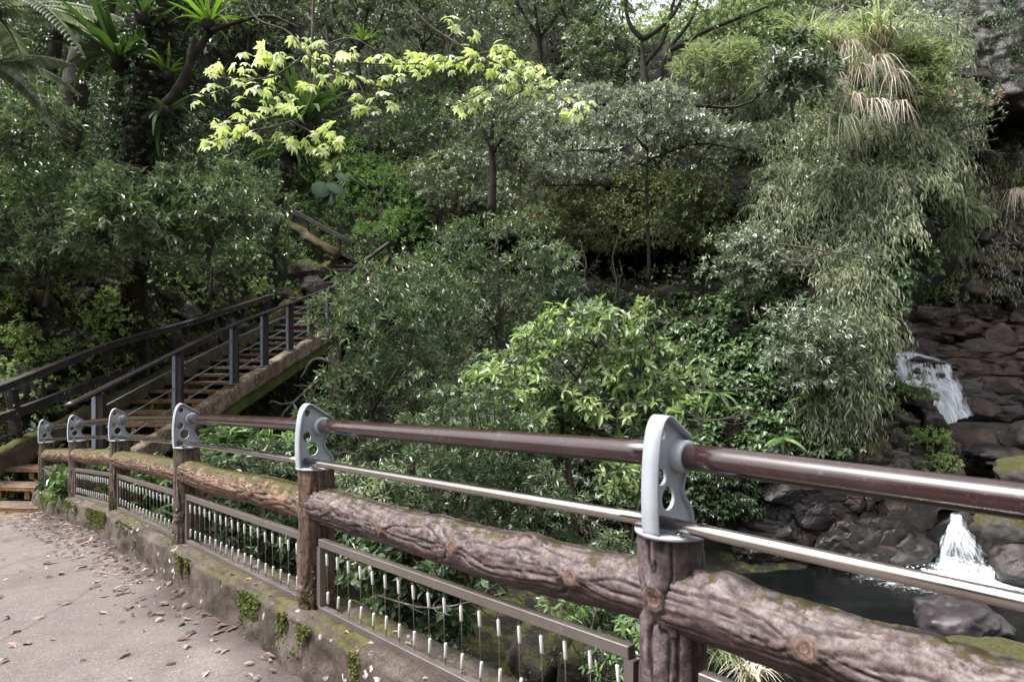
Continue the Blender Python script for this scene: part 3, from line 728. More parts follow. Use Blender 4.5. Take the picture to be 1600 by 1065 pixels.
# wire panels
wire_me = {}
for i in range(1, 7):
    a, b = FP[i+1], FP[i]; d = b-a; d[2] = 0; L = np.linalg.norm(d); d /= L
    off = NO*(-.030)
    def pt(l, h, a=a, b=b, L=L, off=off):
        t = l/L; p = a*(1-t)+b*t; return np.array([p[0], p[1], p[2]+h])+off
    l0, l1 = .105, L-.105; ht, hb = -.325, -.628
    top0, top1, bo0, bo1 = pt(l0, ht), pt(l1, ht), pt(l0, hb), pt(l1, hb)
    hgt = Vector(((top0-bo0)/2)); w, th = .017, .016
    pe = bpy.data.objects.new('wire_panel', None); COL.objects.link(pe); pe.parent = FENCE
    og = np.array(ORIG[FENCE.name]); pe.location = Vector(pt(L/2, hb)-og); ORIG[pe.name] = tuple(pt(L/2, hb)); pe.empty_display_size = .1
    up = np.array([0, 0, 1.0])
    for (p, q) in ((top0, top1), (bo0, bo1)):
        m = (p+q)/2; ax = (q-p)/2; v, f = bbox_bev(m, ax, NO*th, up*w, .002); part('frame_bar', MB().add(v, f), M['frame'], pe, smooth=False)
    for p, q, sg in ((bo0, top0, 1), (bo1, top1, -1)):
        m = (p+q)/2+d*w*0; v, f = bbox_bev(m, (q-p)/2-up*(w+.002), NO*(th-.002), d*w*.8, .002); part('frame_bar', MB().add(v, f), M['frame'], pe, smooth=False)
    nw = 18; rng = random.Random(300+i)
    for k in range(nw):
        l = l0+.05+(l1-l0-.1)*k/(nw-1); lean = .013
        A_ = pt(l, ht-w-.004); B_ = pt(l+lean*rng.uniform(.5, 1.1), hb+w+.004)
        v, f = tube([A_, A_*.5+B_*.5+d*.004*rng.uniform(-1, 1), B_], .0020, 6); part('wire', MB().add(v, f), M['wire'], pe)
        for e, (p, q, tl) in enumerate(((A_, B_, -1), (B_, A_, 1))):
            u = (q-p)/np.linalg.norm(q-p); tilt = d*rng.uniform(.05, .16)*(-1 if e else -.6)
            s0 = p+u*(.016+rng.uniform(0, .012)); dd = nrm(u-tilt*1.0)
            v, f = tube([s0, s0+dd*.004, s0+dd*.050, s0+dd*.054], [.0042, .0058, .0058, .0042], 10); part('sleeve', MB().add(v, f), M['sleeve'], pe)

# ================================================================== STAIRCASE
def Xr(Y): return -5.88+.0935*(np.asarray(Y, float)-9.6)
SY = [8.6, 9.0, 9.6, 11.5, 13.4, 14.7, 16, 17.25, 18.5, 24.4]; SZ = [-.60, -.50, -.35, .15, .65, .955, 1.267, 1.557, 1.855, 4.55]
def zr(Y): return np.interp(Y, SY, SZ)
td = nrm(np.array([.0935, 1, 0])); ts = nrm(np.array([-1, .0935, 0]))
def sp(Y, lat, dz=0.0):
    """a place on the stairs: distance Y, lateral offset to the left of the right stringer, height above the stringer line"""
    return np.array([float(Xr(Y))-lat, float(Y), float(zr(Y))+dz])
STAIR = thing('wooden_staircase', 'long open staircase of dark worn treads with orange edges climbing from the path', 'staircase', sp(9.4, .8))
rng = random.Random(7)
k = 0; Y = 9.05; z = -.64; treads = []
while Y < 24.2:
    treads.append((Y, z))
    if Y < 18.3: Y += .57; z = float(zr(Y))-.20
    else: Y += .40; z = float(zr(Y))-.20
    k += 1
treads = [(Y, float(zr(Y))-.20) for Y, _ in treads]
treads = [(8.50, -.69)]+treads[0:]
for Y, z in treads:
    w = 1.62; dpt = .36 if Y < 18 else .30
    c = np.array([float(Xr(Y))-.82, Y, z]); tl = rng.uniform(-.012, .012)
    if Y < 9.5: c = c+ts*.55; w += 1.1
    v, f = bbox_bev(c+td*.015, ts*(w/2)+np.array([0, 0, tl]), td*dpt/2, [0, 0, .019], .004)
    t = part('tread', MB().add(v, f), M['tread_top'], STAIR, smooth=False)
    v, f = bbox_bev(c-td*(dpt/2+.002), ts*(w/2-.004)+np.array([0, 0, tl]), td*.014, [0, 0, .024], .003)
    part('nosing', MB().add(v, f), M['tread_edge'] if Y < 14.5 else M['tread_top'], t, smooth=False)
    if Y < 18:
        for s_ in ((-.42, 0, .42) if Y > 9.5 else (-.9, -.3, .3, .75)):
            v, f = bbox_bev(c+ts*s_*w/1.62-td*(dpt/2-.05)+np.array([0, 0, -.082]), ts*.035, td*.04, [0, 0, .06], .004)
            part('support_block', MB().add(v, f), M['tread_edge'], t, smooth=False)
    else:
        v, f = boxv(c-td*(dpt/2-.03)+np.array([0, 0, -.10]), ts*(w/2-.01), td*.012, [0, 0, .078])
        part('riser', MB().add(v, f), M['timber_old'], t, smooth=False)

def ragged_beam(Ys, lat, w, h, dz, name, mat, parent, seed, rough=.014, n=90):
    Y = np.linspace(Ys[0], Ys[1], n); q = 7
    sec = []
    for a in np.linspace(-1, 1, q): sec.append((a*w/2, 0))
    for a in np.linspace(0, 1, q)[1:]: sec.append((w/2, -h*a))
    for a in np.linspace(1, -1, q)[1:]: sec.append((a*w/2, -h))
    for a in np.linspace(1, 0, q)[1:-1]: sec.append((-w/2, -h*a))
    sec = np.array(sec); c = np.array([sp(y, lat, dz) for y in Y])
    # smooth the height so that the beam has no kinks
    V = c[:, None]+ts*-1*sec[None, :, :1]+np.array([0, 0, 1.0])*sec[None, :, 1:]
    V = V+rough*np.stack([fbm(V*6+seed, 3, seed), fbm(V*6+seed+9, 3, seed+1), fbm(V*5+seed+5, 3, seed+2)], -1)
    m = len(sec); i = np.arange(n-1)[:, None]*m; j = np.arange(m)[None]; k2 = (j+1) % m
    f = np.stack([i+j, i+k2, i+m+k2, i+m+j], -1).reshape(-1, 4)
    caps = [np.array([list(range(m))[::-1]]), np.array([[(n-1)*m+x for x in range(m)]])]
    return part(name, MB().add(V.reshape(-1, 3), [f]+caps), mat, parent)
ragged_beam((9.35, 18.9), -.08, .20, .34, .01, 'stringer', M['stringer'], STAIR, 3, rough=.020)
ragged_beam((18.9, 24.4), -.08, .14, .26, .02, 'stringer', M['stringer_moss'], STAIR, 4)
ragged_beam((8.9, 24.2), 1.78, .24, .34, .06, 'stringer', M['stringer_moss'], STAIR, 5, rough=.035, n=160)
ragged_beam((12.6, 19.3), -.02, .20, .24, -.36, 'support_beam', M['beam_green'], STAIR, 6, rough=.006)
ragged_beam((12.9, 19.3), 1.5, .20, .30, -.30, 'support_beam', M['beam_green'], STAIR, 7, rough=.006)
for Yc, lat in ((12.45, -.02), (12.45, 1.5), (19.2, .0)):
    p = sp(Yc, lat); v, f = bbox_bev([p[0], p[1], p[2]-1.65], [.15, 0, 0], [0, .15, 0], [0, 0, 1.28], .02)
    v = v+.01*np.stack([vnoise(v*9, 3)]*3, -1); part('column', MB().add(v, f), M['stringer'], STAIR, smooth=False)

# steel railing on the right of the stairs
pr_pts = [(9.6, 611), (11.5, 549), (13.4, 508), (14.7, 490), (16.0, 475), (17.25, 462), (18.5, 452)]
RAIL = thing('steel_handrail', 'steel railing with blue grey posts and thin rods on the stairs\' open side', 'railing', sp(14, -.08))
tops = [np.array([sp(Y, -.08)[0], Y, CAMZ-(py-CY)/FOC*Y]) for Y, py in pr_pts]
for (Y, py), tp in zip(pr_pts, tops):
    bz = float(zr(Y))+.0; h = tp[2]-bz
    v, f = bbox_bev([tp[0]+.03, Y, bz+h/2-.01], [.045, 0, 0], [0, .045, 0], [0, 0, h/2-.01], .003)
    po = part('post', MB().add(v, f), M['post_brown'], RAIL, smooth=False)
    v, f = bbox_bev([tp[0]-.045, Y-.01, bz+h/2-.01], [.028, 0, 0], [0, .055, 0], [0, 0, h/2-.012], .002)
    part('post_plate', MB().add(v, f), M['post_grey'], po, smooth=False)
    v, f = bbox_bev([tp[0], Y, bz+.008], [.10, 0, 0], [0, .09, 0], [0, 0, .006], .002); part('foot_plate', MB().add(v, f), M['post_grey'], po, smooth=False)
for a, b, (Ya, _), (Yb, _) in zip(tops[:-1], tops[1:], pr_pts[:-1], pr_pts[1:]):
    for fr in (.77, .49, .22):
        p = np.array([a[0]-.03, a[1], zr(Ya)+(a[2]-zr(Ya))*fr]); q = np.array([b[0]-.03, b[1], zr(Yb)+(b[2]-zr(Yb))*fr])
        v, f = tube([p, q], .009, 8); part('rod', MB().add(v, f), M['post_grey'], RAIL)
for fr in (.49, .22):
    p = np.array([tops[0][0]-.03, tops[0][1], zr(9.6)+(tops[0][2]-zr(9.6))*fr])
cv = spline([tops[0]+(tops[0]-tops[1])*.32+np.array([0, 0, .02])]+[t+np.array([0, 0, .012]) for t in tops]+[tops[-1]+(tops[-1]-tops[-2])*.5], 5)
n = len(cv); tg = nrm(np.gradient(cv, axis=0)); sd_ = nrm(np.cross(tg, [0, 0, 1.0])); up_ = np.cross(sd_, tg)
oct_ = [(math.cos(a)*.055, math.sin(a)*.036) for a in np.arange(14)/14*2*np.pi]
V = np.concatenate([(cv+sd_*ox+up_*oz)[:, None] for ox, oz in oct_], 1); m = 14
i_ = np.arange(n-1)[:, None]*m; j_ = np.arange(m)[None]; k_ = (j_+1) % m
part('top_rail', MB().add(V.reshape(-1, 3), [np.stack([i_+j_, i_+m+j_, i_+m+k_, i_+k_], -1).reshape(-1, 4), np.array([list(range(m))]), np.array([[(n-1)*m+x for x in range(m)][::-1]])]), M['post_brown'], RAIL)

# old timber railing on the left
def rail_pt(px, py, lat=1.88):
    """where the vertical plane of the left railing meets a sight line"""
    k = (px-CX)/FOC; Y = (-5.88-.0935*9.6-lat)/(k-.0935); return U(px, py, Y)
LR = thing('timber_handrail', 'old dark timber railing with leaning square posts on the rock side of the stairs', 'railing', sp(13, 1.88))
topc = [rail_pt(*q) for q in ((-190, 668), (0, 606), (165, 541), (300, 503), (422, 463))]
low = [rail_pt(*q) for q in ((-190, 722), (0, 654), (165, 592), (300, 545), (400, 507))]
for L_, w_, h_ in ((topc, .13, .11), (low, .07, .14)):
    for a, b in zip(L_[:-1], L_[1:]):
        v, f = beam(a, b+(b-a)*.004, w_, h_, .01); part('rail_board', MB().add(v, f), M['timber_old'], LR, smooth=False)
for px, ty, by, lean in ((-90, 640, 705, 8), (18, 604, 678, 14), (168, 545, 618, 7), (226, 527, 596, 3), (290, 508, 578, 0), (334, 495, 560, 0), (380, 480, 535, 0), (418, 468, 512, 0)):
    a = rail_pt(px, ty, 1.93); b = rail_pt(px+lean, by, 1.93); b = np.array([b[0], a[1]*.5+b[1]*.5, b[2]]); a[2] -= .04
    v, f = beam(b, a, .13, .13, .01); part('post', MB().add(v, f), M['timber_old'], LR, smooth=False)

# dark railing of the upper stretch and the flight that turns back to the left
UR = thing('timber_handrail', 'dark timber handrail rising past the leafy shrub to the upper landing', 'railing', sp(21, -.05))
P = [sp(18.9, -.05)*[1, 1, 0]+[0, 0, tops[-1][2]+.05], U(560, 415, 22.3), U(607, 380, 24.4)]
for a, b in zip(P[:-1], P[1:]):
    v, f = beam(a, b, .12, .10, .01); part('rail_board', MB().add(v, f), M['timber_old'], UR, smooth=False)
    v, f = beam(a-[0, 0, .5], b-[0, 0, .5], .05, .10, .01); part('rail_board', MB().add(v, f), M['timber_old'], UR, smooth=False)
for t in P[1:]:
    v, f = beam(np.array([t[0], t[1], zr(t[1])-.1]), t-[0, 0, .03], .11, .11, .01); part('post', MB().add(v, f), M['timber_old'], UR, smooth=False)
v, f = beam(U(607, 380, 24.4), U(640, 386, 25.2), .10, .08, .01); part('rail_board', MB().add(v, f), M['timber_old'], UR, smooth=False)

F2 = thing('timber_handrail', 'weathered grey timber handrail going up to the left above the landing', 'railing', U(530, 392, 25.2))
Q = [U(552, 381, 23.6), U(437, 318, 25.0), U(420, 308, 25.3), U(305, 246, 26.3), U(238, 212, 26.0)]
for a, b in zip(Q[:-1], Q[1:]):
    v, f = beam(a, b, .13, .12, .01); part('rail_board', MB().add(v, f), M['timber_old'], F2, smooth=False)
    v, f = beam(a-[0, 0, .55], b-[0, 0, .55], .05, .10, .01); part('rail_board', MB().add(v, f), M['timber_old'], F2, smooth=False)
for px, ty, by, Yp in ((530, 369, 396, 23.9), (480, 343, 370, 24.5), (440, 322, 350, 25.0), (300, 246, 270, 26.3), (262, 226, 250, 26.1)):
    v, f = beam(U(px, by+4, Yp), U(px, ty, Yp), .12, .12, .01); part('post', MB().add(v, f), M['timber_old'], F2, smooth=False)
F2S = thing('wooden_staircase', 'upper flight of dark steps behind a moss covered log, turning left above the landing', 'staircase', U(530, 400, 25.4))
for kk in range(16):
    t = kk/15; c = U(548-118*t, 398-50*t, 25.0+1.7*t)+[.0, .55, 0]
    v, f = bbox_bev(c, [.17, .0, 0], [0, .55, 0], [0, 0, .03], .004); part('tread', MB().add(v, f), M['timber_old'], F2S, smooth=False)
cv = spline([U(436, 342, 24.3), U(470, 362, 24.1), U(500, 382, 23.8), U(529, 397, 23.5)], 8)
v, f = tube(cv, .17, 16); v = v+.05*np.stack([fbm(v*3, 3, 5), fbm(v*3+5, 3, 6), fbm(v*3+9, 3, 7)], -1); part('side_log', MB().add(v, f), M['stringer_moss'], F2S)

# viewing platform high on the slope
PL = thing('viewing_platform', 'dark timber platform with two rail boards high on the slope behind the bright leaves', 'platform', U(470, 165, 32))
v, f = bbox_bev(U(468, 170, 33), [3.0, 0, 0], [0, 1.3, 0], [0, 0, .10], .01); part('deck', MB().add(v, f), M['timber_old'], PL, smooth=False)
for y0, y1, hh in ((146, 139, .16), (157, 152, .13)):
    for (xa, xb, ta, tb) in ((360, 432, 0, .5), (433, 505, .5, 1), (506, 570, 1, 1.45)):
        v, f = beam(U(xa, y0+(y1-y0)*ta, 31.8), U(xb, y0+(y1-y0)*tb, 31.8), .08, hh, .01); part('rail_board', MB().add(v, f), M['timber_old'], PL, smooth=False)
for px in (362, 396, 432, 468, 505, 545):
    v, f = beam(U(px, 172, 31.9), U(px, 142, 31.9), .13, .13, .01); part('post', MB().add(v, f), M['timber_old'], PL, smooth=False)
for px in (390, 470, 540):
    v, f = beam(U(px, 215, 32.8), U(px, 172, 32.8), .2, .2, .01); part('support_post', MB().add(v, f), M['timber_old'], PL, smooth=False)
# ================================================================== ROCKS AND FALLS
def boulder(label, cat, c, size, seed, mat, name='boulder', group=None, **kw):
    v, f = rock(c, size, seed, **kw)
    t = link(name, MB().add(v, f).mesh(name, mat, c), None, label=label, category=cat)
    t.location = [float(q) for q in c]
    if group: t['group'] = group
    return t
# loose boulders
boulder('dark wet boulder sitting alone in the dark pool near the log rail', 'boulder', U(1497, 968, 13.6)+[0, 0, -.10], (1.02, .95, .66), 4, M['rock_wetgrey'], sub=5, nplanes=14)
boulder('big smooth brown boulder covered with fallen leaves at the foot of the waterfall', 'boulder', U(1545, 706, 22.3)+[0, 0, .05], (2.15, 1.5, 1.0), 12, M['rock_brown'], sub=5, facet=.45, rough=.04)
boulder('pale grey boulder at the right edge above the flat dark rock', 'boulder', U(1606, 684, 21.0), (.85, .8, .62), 15, M['rock_grey'], sub=4)
boulder('low dark wet rock lying in the upper pool', 'boulder', U(1563, 716, 20.0), (1.15, .8, .45), 19, M['rock_dark'], sub=5, facet=.6)
boulder('rounded boulder with yellow green moss just above the handrail at the right', 'boulder', U(1622, 760, 17.8), (1.15, 1.0, .95), 23, M['rock_greymoss'], sub=5, facet=.5)
boulder('large mossy grey boulder beside the small lower fall', 'boulder', U(1602, 828, 16.9), (1.55, 1.0, 1.0), 29, M['rock_greymoss'], sub=5, facet=.6)
boulder('dark fractured rock right of the small fall\'s white foam', 'boulder', U(1640, 882, 16.4), (1.5, 1.0, .75), 33, M['rock_dark'], sub=5, facet=.8)
boulder('flat speckled grey green rock behind the log rail at the bottom right', 'boulder', U(1575, 1036, 11.2)+[0, 0, -.12], (1.35, .9, .45), 37, M['rock_greymoss'], sub=5, facet=.6)
boulder('square dark ledge rock left of the small lower fall', 'rock', U(1422, 852, 17.6), (.95, .7, .62), 41, M['rock_dark'], name='ledge_rock', sub=5, facet=.95)
boulder('dark shadowed ledge under the upper pool', 'rock', U(1440, 818, 19.2)+[0, 0, .05], (1.6, .8, .62), 43, M['rock_dark'], name='ledge_rock', sub=4, facet=.9)
boulder('round mossy stone deep under the wire panel nearest the camera', 'boulder', U(845, 1025, 7.6), (.42, .4, .5), 47, M['rock_moss'], sub=4)
boulder('low mossy stone beside the round one under the near panel', 'boulder', U(922, 1040, 7.4), (.45, .4, .42), 49, M['rock_moss'], sub=4)
boulder('mossy brown rock on the hillside left of the upper steps', 'boulder', U(478, 428, 22.6), (.95, .7, .55), 53, M['rock_moss'], sub=5, facet=1.0, nplanes=20, rough=.09)
boulder('tan rock directly beside the top of the steel railing', 'boulder', U(492, 445, 21.2), (.42, .4, .32), 55, M['rock_grey'], sub=4)
boulder('long flat mossy rock left of the steps at rail height', 'boulder', U(438, 466, 20.8), (.95, .6, .38), 57, M['rock_moss'], sub=5, facet=1.0, nplanes=20, rough=.09)
boulder('pale pointed rock at the landing below the turned flight', 'boulder', U(567, 398, 26.4), (.7, .5, .38), 59, M['rock_moss'], sub=4)
boulder('grey lichened rock peeping from the grass top of the bluff', 'rock', U(1417, 133, 20.4), (.42, .4, .5), 61, M['rock_grey'], name='bluff_rock', sub=4)

# mossy outcrop in front of the fall
OC = thing('rock_outcrop', 'mossy black rock outcrop with small plants left of the upper waterfall', 'rock', U(1440, 740, 20.0))
for q, (px, py, Y, sz, sd_, mt) in enumerate([(1425, 625, 20.8, (.75, .7, .45), 3, 'rock_moss'), (1450, 660, 20.4, (.55, .6, .6), 5, 'rock_dark'), (1398, 668, 20.2, (.8, .7, .7), 6, 'rock_dark'),
        (1462, 708, 19.8, (.62, .6, .55), 8, 'rock_moss'), (1418, 722, 19.6, (.8, .7, .55), 9, 'rock_dark'), (1480, 745, 19.2, (.5, .6, .55), 10, 'rock_dark'), (1440, 765, 19.0, (.9, .6, .5), 11, 'rock_dark'), (1370, 640, 20.4, (.7, .6, .7), 12, 'rock_dark')]):
    v, f = rock(U(px, py, Y), sz, 300+sd_, sub=4, facet=1.0, nplanes=22, rough=.08); part('rock', MB().add(v, f), M[mt], OC)

# fractured wet rock foot of the bluff
RF = thing('rock_outcrop', 'fractured wet brown rock face at the waterline behind the handrail', 'rock', U(1290, 850, 17.2))
rng = np.random.default_rng(12)
for q in range(62):
    px = rng.uniform(1185, 1420); py = rng.uniform(735, 880)
    v, f = rock(hill(np.array([min(px, 1400.)]), np.array([py]))[0]*[0, 1, 0]+U(px, py, 17.2)*[1, 0, 1]+[0, .1, 0], (rng.uniform(.45, 1.35), rng.uniform(.3, .5), rng.uniform(.25, .75)), 400+q, sub=4, nplanes=26, facet=1.0, rough=.06, rot=rng.uniform(-.4, .4))
    part('rock', MB().add(v, f), M['rock_brown'] if rng.random() < .25 else M['rock_dark'], RF, smooth=False)
for q in range(0):
    px = rng.uniform(1050, 1180); py = rng.uniform(770, 880)
    v, f = rock(U(px, py, 17.3-.4*(py-750)/130), (rng.uniform(.6, 1.0), .45, rng.uniform(.4, .65)), 460+q, sub=4, nplanes=22, facet=1.0, rough=.06)
    part('rock', MB().add(v, f), M['rock_dark'], RF)

for q in range(34):
    px = rng.uniform(1395, 1475); py = rng.uniform(470, 760)
    v, f = rock(hill(np.array([px]), np.array([py]))[0], (rng.uniform(.3, .7), .5, rng.uniform(.25, .6)), 480+q, sub=4, nplanes=24, facet=1.0, rough=.09)
    part('rock', MB().add(v, f), M['rock_moss' if rng.random() < .5 else 'rock_dark'], RF, smooth=False)

# layered slabs beside and above the upper fall
LS = thing('rock_ledges', 'reddish brown layered rock slabs stepping up beside the upper waterfall', 'rock', U(1560, 660, 25.3))
for q in range(105):
    t = rng.random(); py = 478+165*t; px = rng.uniform(1432+70*max(0, t-.5)*2, 1690)
    Y = np.interp(py, [478, 560, 650], [27.4, 26.0, 24.8])+rng.uniform(-.15, .25)
    w = rng.uniform(.3, 1.0)*(1.3 if py < 560 else 1.6); h = rng.uniform(.12, .42)*(1.0 if rng.random() < .75 else 1.7)
    v, f = rock(U(px, py, Y), (w, rng.uniform(.35, .6), h*1.25), 500+q, sub=3, nplanes=24, facet=1.0, rough=.045, rot=rng.uniform(-.3, .3))
    mt = 'rock_brown' if py < 600 and rng.random() < .85 else ('rock_dark' if rng.random() < .6 else 'rock_brown')
    part('rock_slab', MB().add(v, f), M[mt], LS, smooth=False)
# blocky wall right of it, above
for q in range(26):
    px = rng.uniform(1500, 1680); py = rng.uniform(330, 480)
    v, f = rock(U(px, py, np.interp(py, [330, 480], [26.9, 26.9])), (rng.uniform(.4, .9), .5, rng.uniform(.25, .55)), 700+q, sub=3, nplanes=20, facet=1.0, rough=.06)
    part('rock', MB().add(v, f), M['rock_dark' if rng.random() < .6 else 'rock_brown'], LS)
# overhanging block at the top right
v, f = rock(U(1560, 120, 25.6)+[1.0, 1.2, 0], (3.6, 2.2, 1.35), 811, sub=5, nplanes=10, facet=.9, rough=.05)
OH = part('overhang_rock', MB().add(v, f), M['rock_dark'], None); OH['label'] = 'massive dark overhanging rock block at the upper right above the red leaved shrub'; OH['category'] = 'rock'

# falling water: sheets that follow the steps of the rock
def fall(name, label, left, right, Yl, seeds, steps, loc):
    T = thing(name, label, 'waterfall', loc)
    for si, sd_ in enumerate(seeds):
        nu, nv = 60, 70; u = np.linspace(0, 1, nu); v = np.linspace(0, 1, nv)
        L_ = np.array(left, float); R_ = np.array(right, float)
        tl = np.linspace(0, 1, len(L_)); tr = np.linspace(0, 1, len(R_))
        lx, ly = np.interp(v, tl, L_[:, 0]), np.interp(v, tl, L_[:, 1]); rx, ry = np.interp(v, tr, R_[:, 0]), np.interp(v, tr, R_[:, 1])
        Y = np.interp(v, np.linspace(0, 1, len(Yl)), Yl)
        PX = lx[None]*(1-u[:, None])+rx[None]*u[:, None]; PY = ly[None]*(1-u[:, None])+ry[None]*u[:, None]
        YY = np.repeat(Y[None], nu, 0)-.10*si
        P = U(PX, PY, YY)
        nz = fbm(np.stack([PX*.11, PY*.02, 0*PX+sd_], -1), 3, sd_)
        P[..., 1] += .16*nz
        sc_ = np.interp(v, np.linspace(0, 1, len(steps)), steps)
        mb = MB().add(P.reshape(-1, 3), grid_faces(nu, nv))
        o = part('water_sheet', mb, M['fall'], T)
        foam = (sc_[None]+.10*fbm(np.stack([PX*.05, PY*.03, 0*PX+sd_], -1), 2, sd_+5))*(1-.12*si)
        edge = np.clip(np.minimum(u[:, None], 1-u[:, None])*6+.35*fbm(np.stack([PX*.06, PY*.05, 0*PX+sd_], -1), 3, sd_+8), 0, 1)*np.clip(v*14, 0, 1)[None]
        vattr(o.data, 'foam', foam*edge-.25*(1-edge))
        uvl = o.data.uv_layers.new(name='UVMap')
        uv = np.stack(np.broadcast_arrays(u[:, None]+.13*si+.1*sd_, v[None]*(1+.2*si)), -1).reshape(-1, 2)
        vi = np.zeros(len(o.data.loops), np.int32); o.data.loops.foreach_get('vertex_index', vi)
        uvl.data.foreach_set('uv', uv[vi].astype(np.float32).ravel())
    return T
fall('waterfall', 'upper white waterfall spreading over dark steps behind the mossy outcrop',
     [(1385, 548), (1380, 560), (1388, 596), (1430, 606), (1448, 632), (1457, 668)], [(1420, 545), (1498, 568), (1502, 590), (1508, 612), (1516, 630), (1526, 648)],
     [26.2, 25.6, 25.2, 24.6, 24.2, 23.9], (1, 4, 7), (.62, .78, .68, .74, .66, .68), U(1490, 660, 24.2))
fall('waterfall', 'small lower waterfall pouring between the ledge and the mossy boulder',
     [(1490, 800), (1482, 818), (1470, 845), (1460, 868), (1454, 886)], [(1500, 800), (1511, 818), (1528, 845), (1544, 868), (1556, 890)],
     [17.6, 17.2, 16.95, 16.85, 16.8], (2, 5, 9), (.60, .54, .46, .44, .50), U(1500, 884, 16.8))
# dark rock under the upper fall
v, f = rock(U(1462, 618, 26.3)+[0, .6, 0], (2.3, 1.2, 1.35), 905, sub=5, nplanes=12, facet=.9, rough=.08)
part('rock', MB().add(v, f), M['rock_dark'], LS)
for q, (px, py) in enumerate(((1445, 583), (1430, 580), (1470, 588), (1492, 600), (1478, 620))):
    v, f = rock(U(px, py, 25.25), (.20, .25, .16), 910+q, sub=3, facet=.8); part('rock', MB().add(v, f), M['rock_dark'], LS)
v, f = rock(U(1505, 850, 17.5)+[0, .2, 0], (.9, .45, .95), 930, sub=4, facet=.8); part('rock', MB().add(v, f), M['rock_dark'], RF)

# splash foam below the small fall
rg = np.random.default_rng(5); mb = MB(); iv, jf = ico(1)
for q in range(220):
    a = rg.normal(0, 1); b_ = rg.normal(0, 1); c = LOW+[a*.75, -.25+b_*.30, .02+abs(rg.normal(0, .05))+.12*math.exp(-a*a)*rg.random()]
    mb.add(iv*rg.uniform(.008, .03)*np.array([1.6, 1.2, .8])+c, jf)
m_, t_, b_, o_ = new_mat('white foam'); b_.inputs['Base Color'].default_value = (.8, .84, .87, 1); b_.inputs['Roughness'].default_value = .6
M['foam'] = m_
part('splash_foam', mb, M['foam'], None, kind='stuff')

# mossy rock face behind the old timber railing
FR = thing('rock_outcrop', 'mossy broken rock face behind the old timber railing at the left', 'rock', U(150, 640, 13.0))
for q in range(120):
    px = rng.uniform(-120, 430); py = rng.uniform(432, 690)
    if py > 690-(px+100)*.32 or (px > 250 and py < 440): continue
    c = hill(np.array([px]), np.array([py]))[0]; w = rng.uniform(.22, .50)
    v, f = rock(c+[0, .12, 0], (w, w*.7, w*rng.uniform(.6, 1.0)), 1200+q, sub=4 if w > .35 else 3, nplanes=20, facet=1.0, rough=.13)
    part('rock', MB().add(v, f), M['rock_moss'] if rng.random() < .75 else M['rock_dark'], FR)
# ================================================================== VEGETATION
# leaf outlines: x along the leaf, y across, z along its normal
def _t(v, f): return np.array(v, float), [np.array(x) for x in f]
T_SM = _t([(0, 0, 0), (.45, .5, .09), (1, 0, -.10), (.45, -.5, .09)], [[[0, 2, 1], [0, 3, 2]]])
T_OV = _t([(0, 0, 0), (.22, .36, .06), (.62, .46, .05), (1, 0, -.16), (.62, -.46, .05), (.22, -.36, .06), (.4, 0, -.02)],
          [[[0, 6, 1], [1, 6, 2], [6, 3, 2], [0, 5, 6], [5, 4, 6], [6, 4, 3]]])
T_LONG = _t([(0, 0, 0), (.35, .5, .02), (.35, -.5, .02), (.72, .38, -.07), (.72, -.38, -.07), (1, 0, -.24)], [[[0, 2, 1], [3, 4, 5]], [[1, 2, 4, 3]]])
def maple_tmpl():
    v = [(0, 0, 0)]; f = []
    for a, l in ((0, 1.0), (38, .92), (-38, .92), (78, .68), (-78, .68)):
        ar = rad(a); c, s = math.cos(ar), math.sin(ar); k = len(v); w = .135*l+.03; dr = -.34*l*l
        # inner shoulders, outer shoulders, tip
        pts = [(.30*l, w*.75, .02), (.30*l, -w*.75, .02), (.62*l, w, dr*.42+.0), (.62*l, -w, dr*.42), (l, 0, dr), (.45*l, 0, -.04)]
        for x, y, z in pts: v.append((x*c-y*s, x*s+y*c, z))
        f += [[0, k+5, k], [0, k+1, k+5], [k, k+5, k+2], [k+1, k+3, k+5], [k+5, k+4, k+2], [k+5, k+3, k+4]]
    return _t(v, [f])
T_MAPLE = maple_tmpl()

def leaves(mb, pos, d, n, L, W, tm, a=None, rng=None):
    tv, tf = tm; k = len(tv); m = len(pos)
    d = nrm(d); s = nrm(np.cross(n, d)); n = np.cross(d, s)
    L = np.broadcast_to(L, (m,))[:, None, None]; W = np.broadcast_to(W, (m,))[:, None, None]
    V = pos[:, None]+tv[None, :, 0:1]*L*d[:, None]+tv[None, :, 1:2]*W*s[:, None]+tv[None, :, 2:3]*L*n[:, None]
    if a is None: a = rng.random(m)
    o = (np.arange(m)*k)[:, None, None]; V = V.reshape(-1, 3); base = mb.n
    mb.v.append(V); mb.n += len(V)
    for q in tf:
        mb.f.append((q[None]+o).reshape(-1, q.shape[1])+base); mb.a.append(np.repeat(a, len(q)))

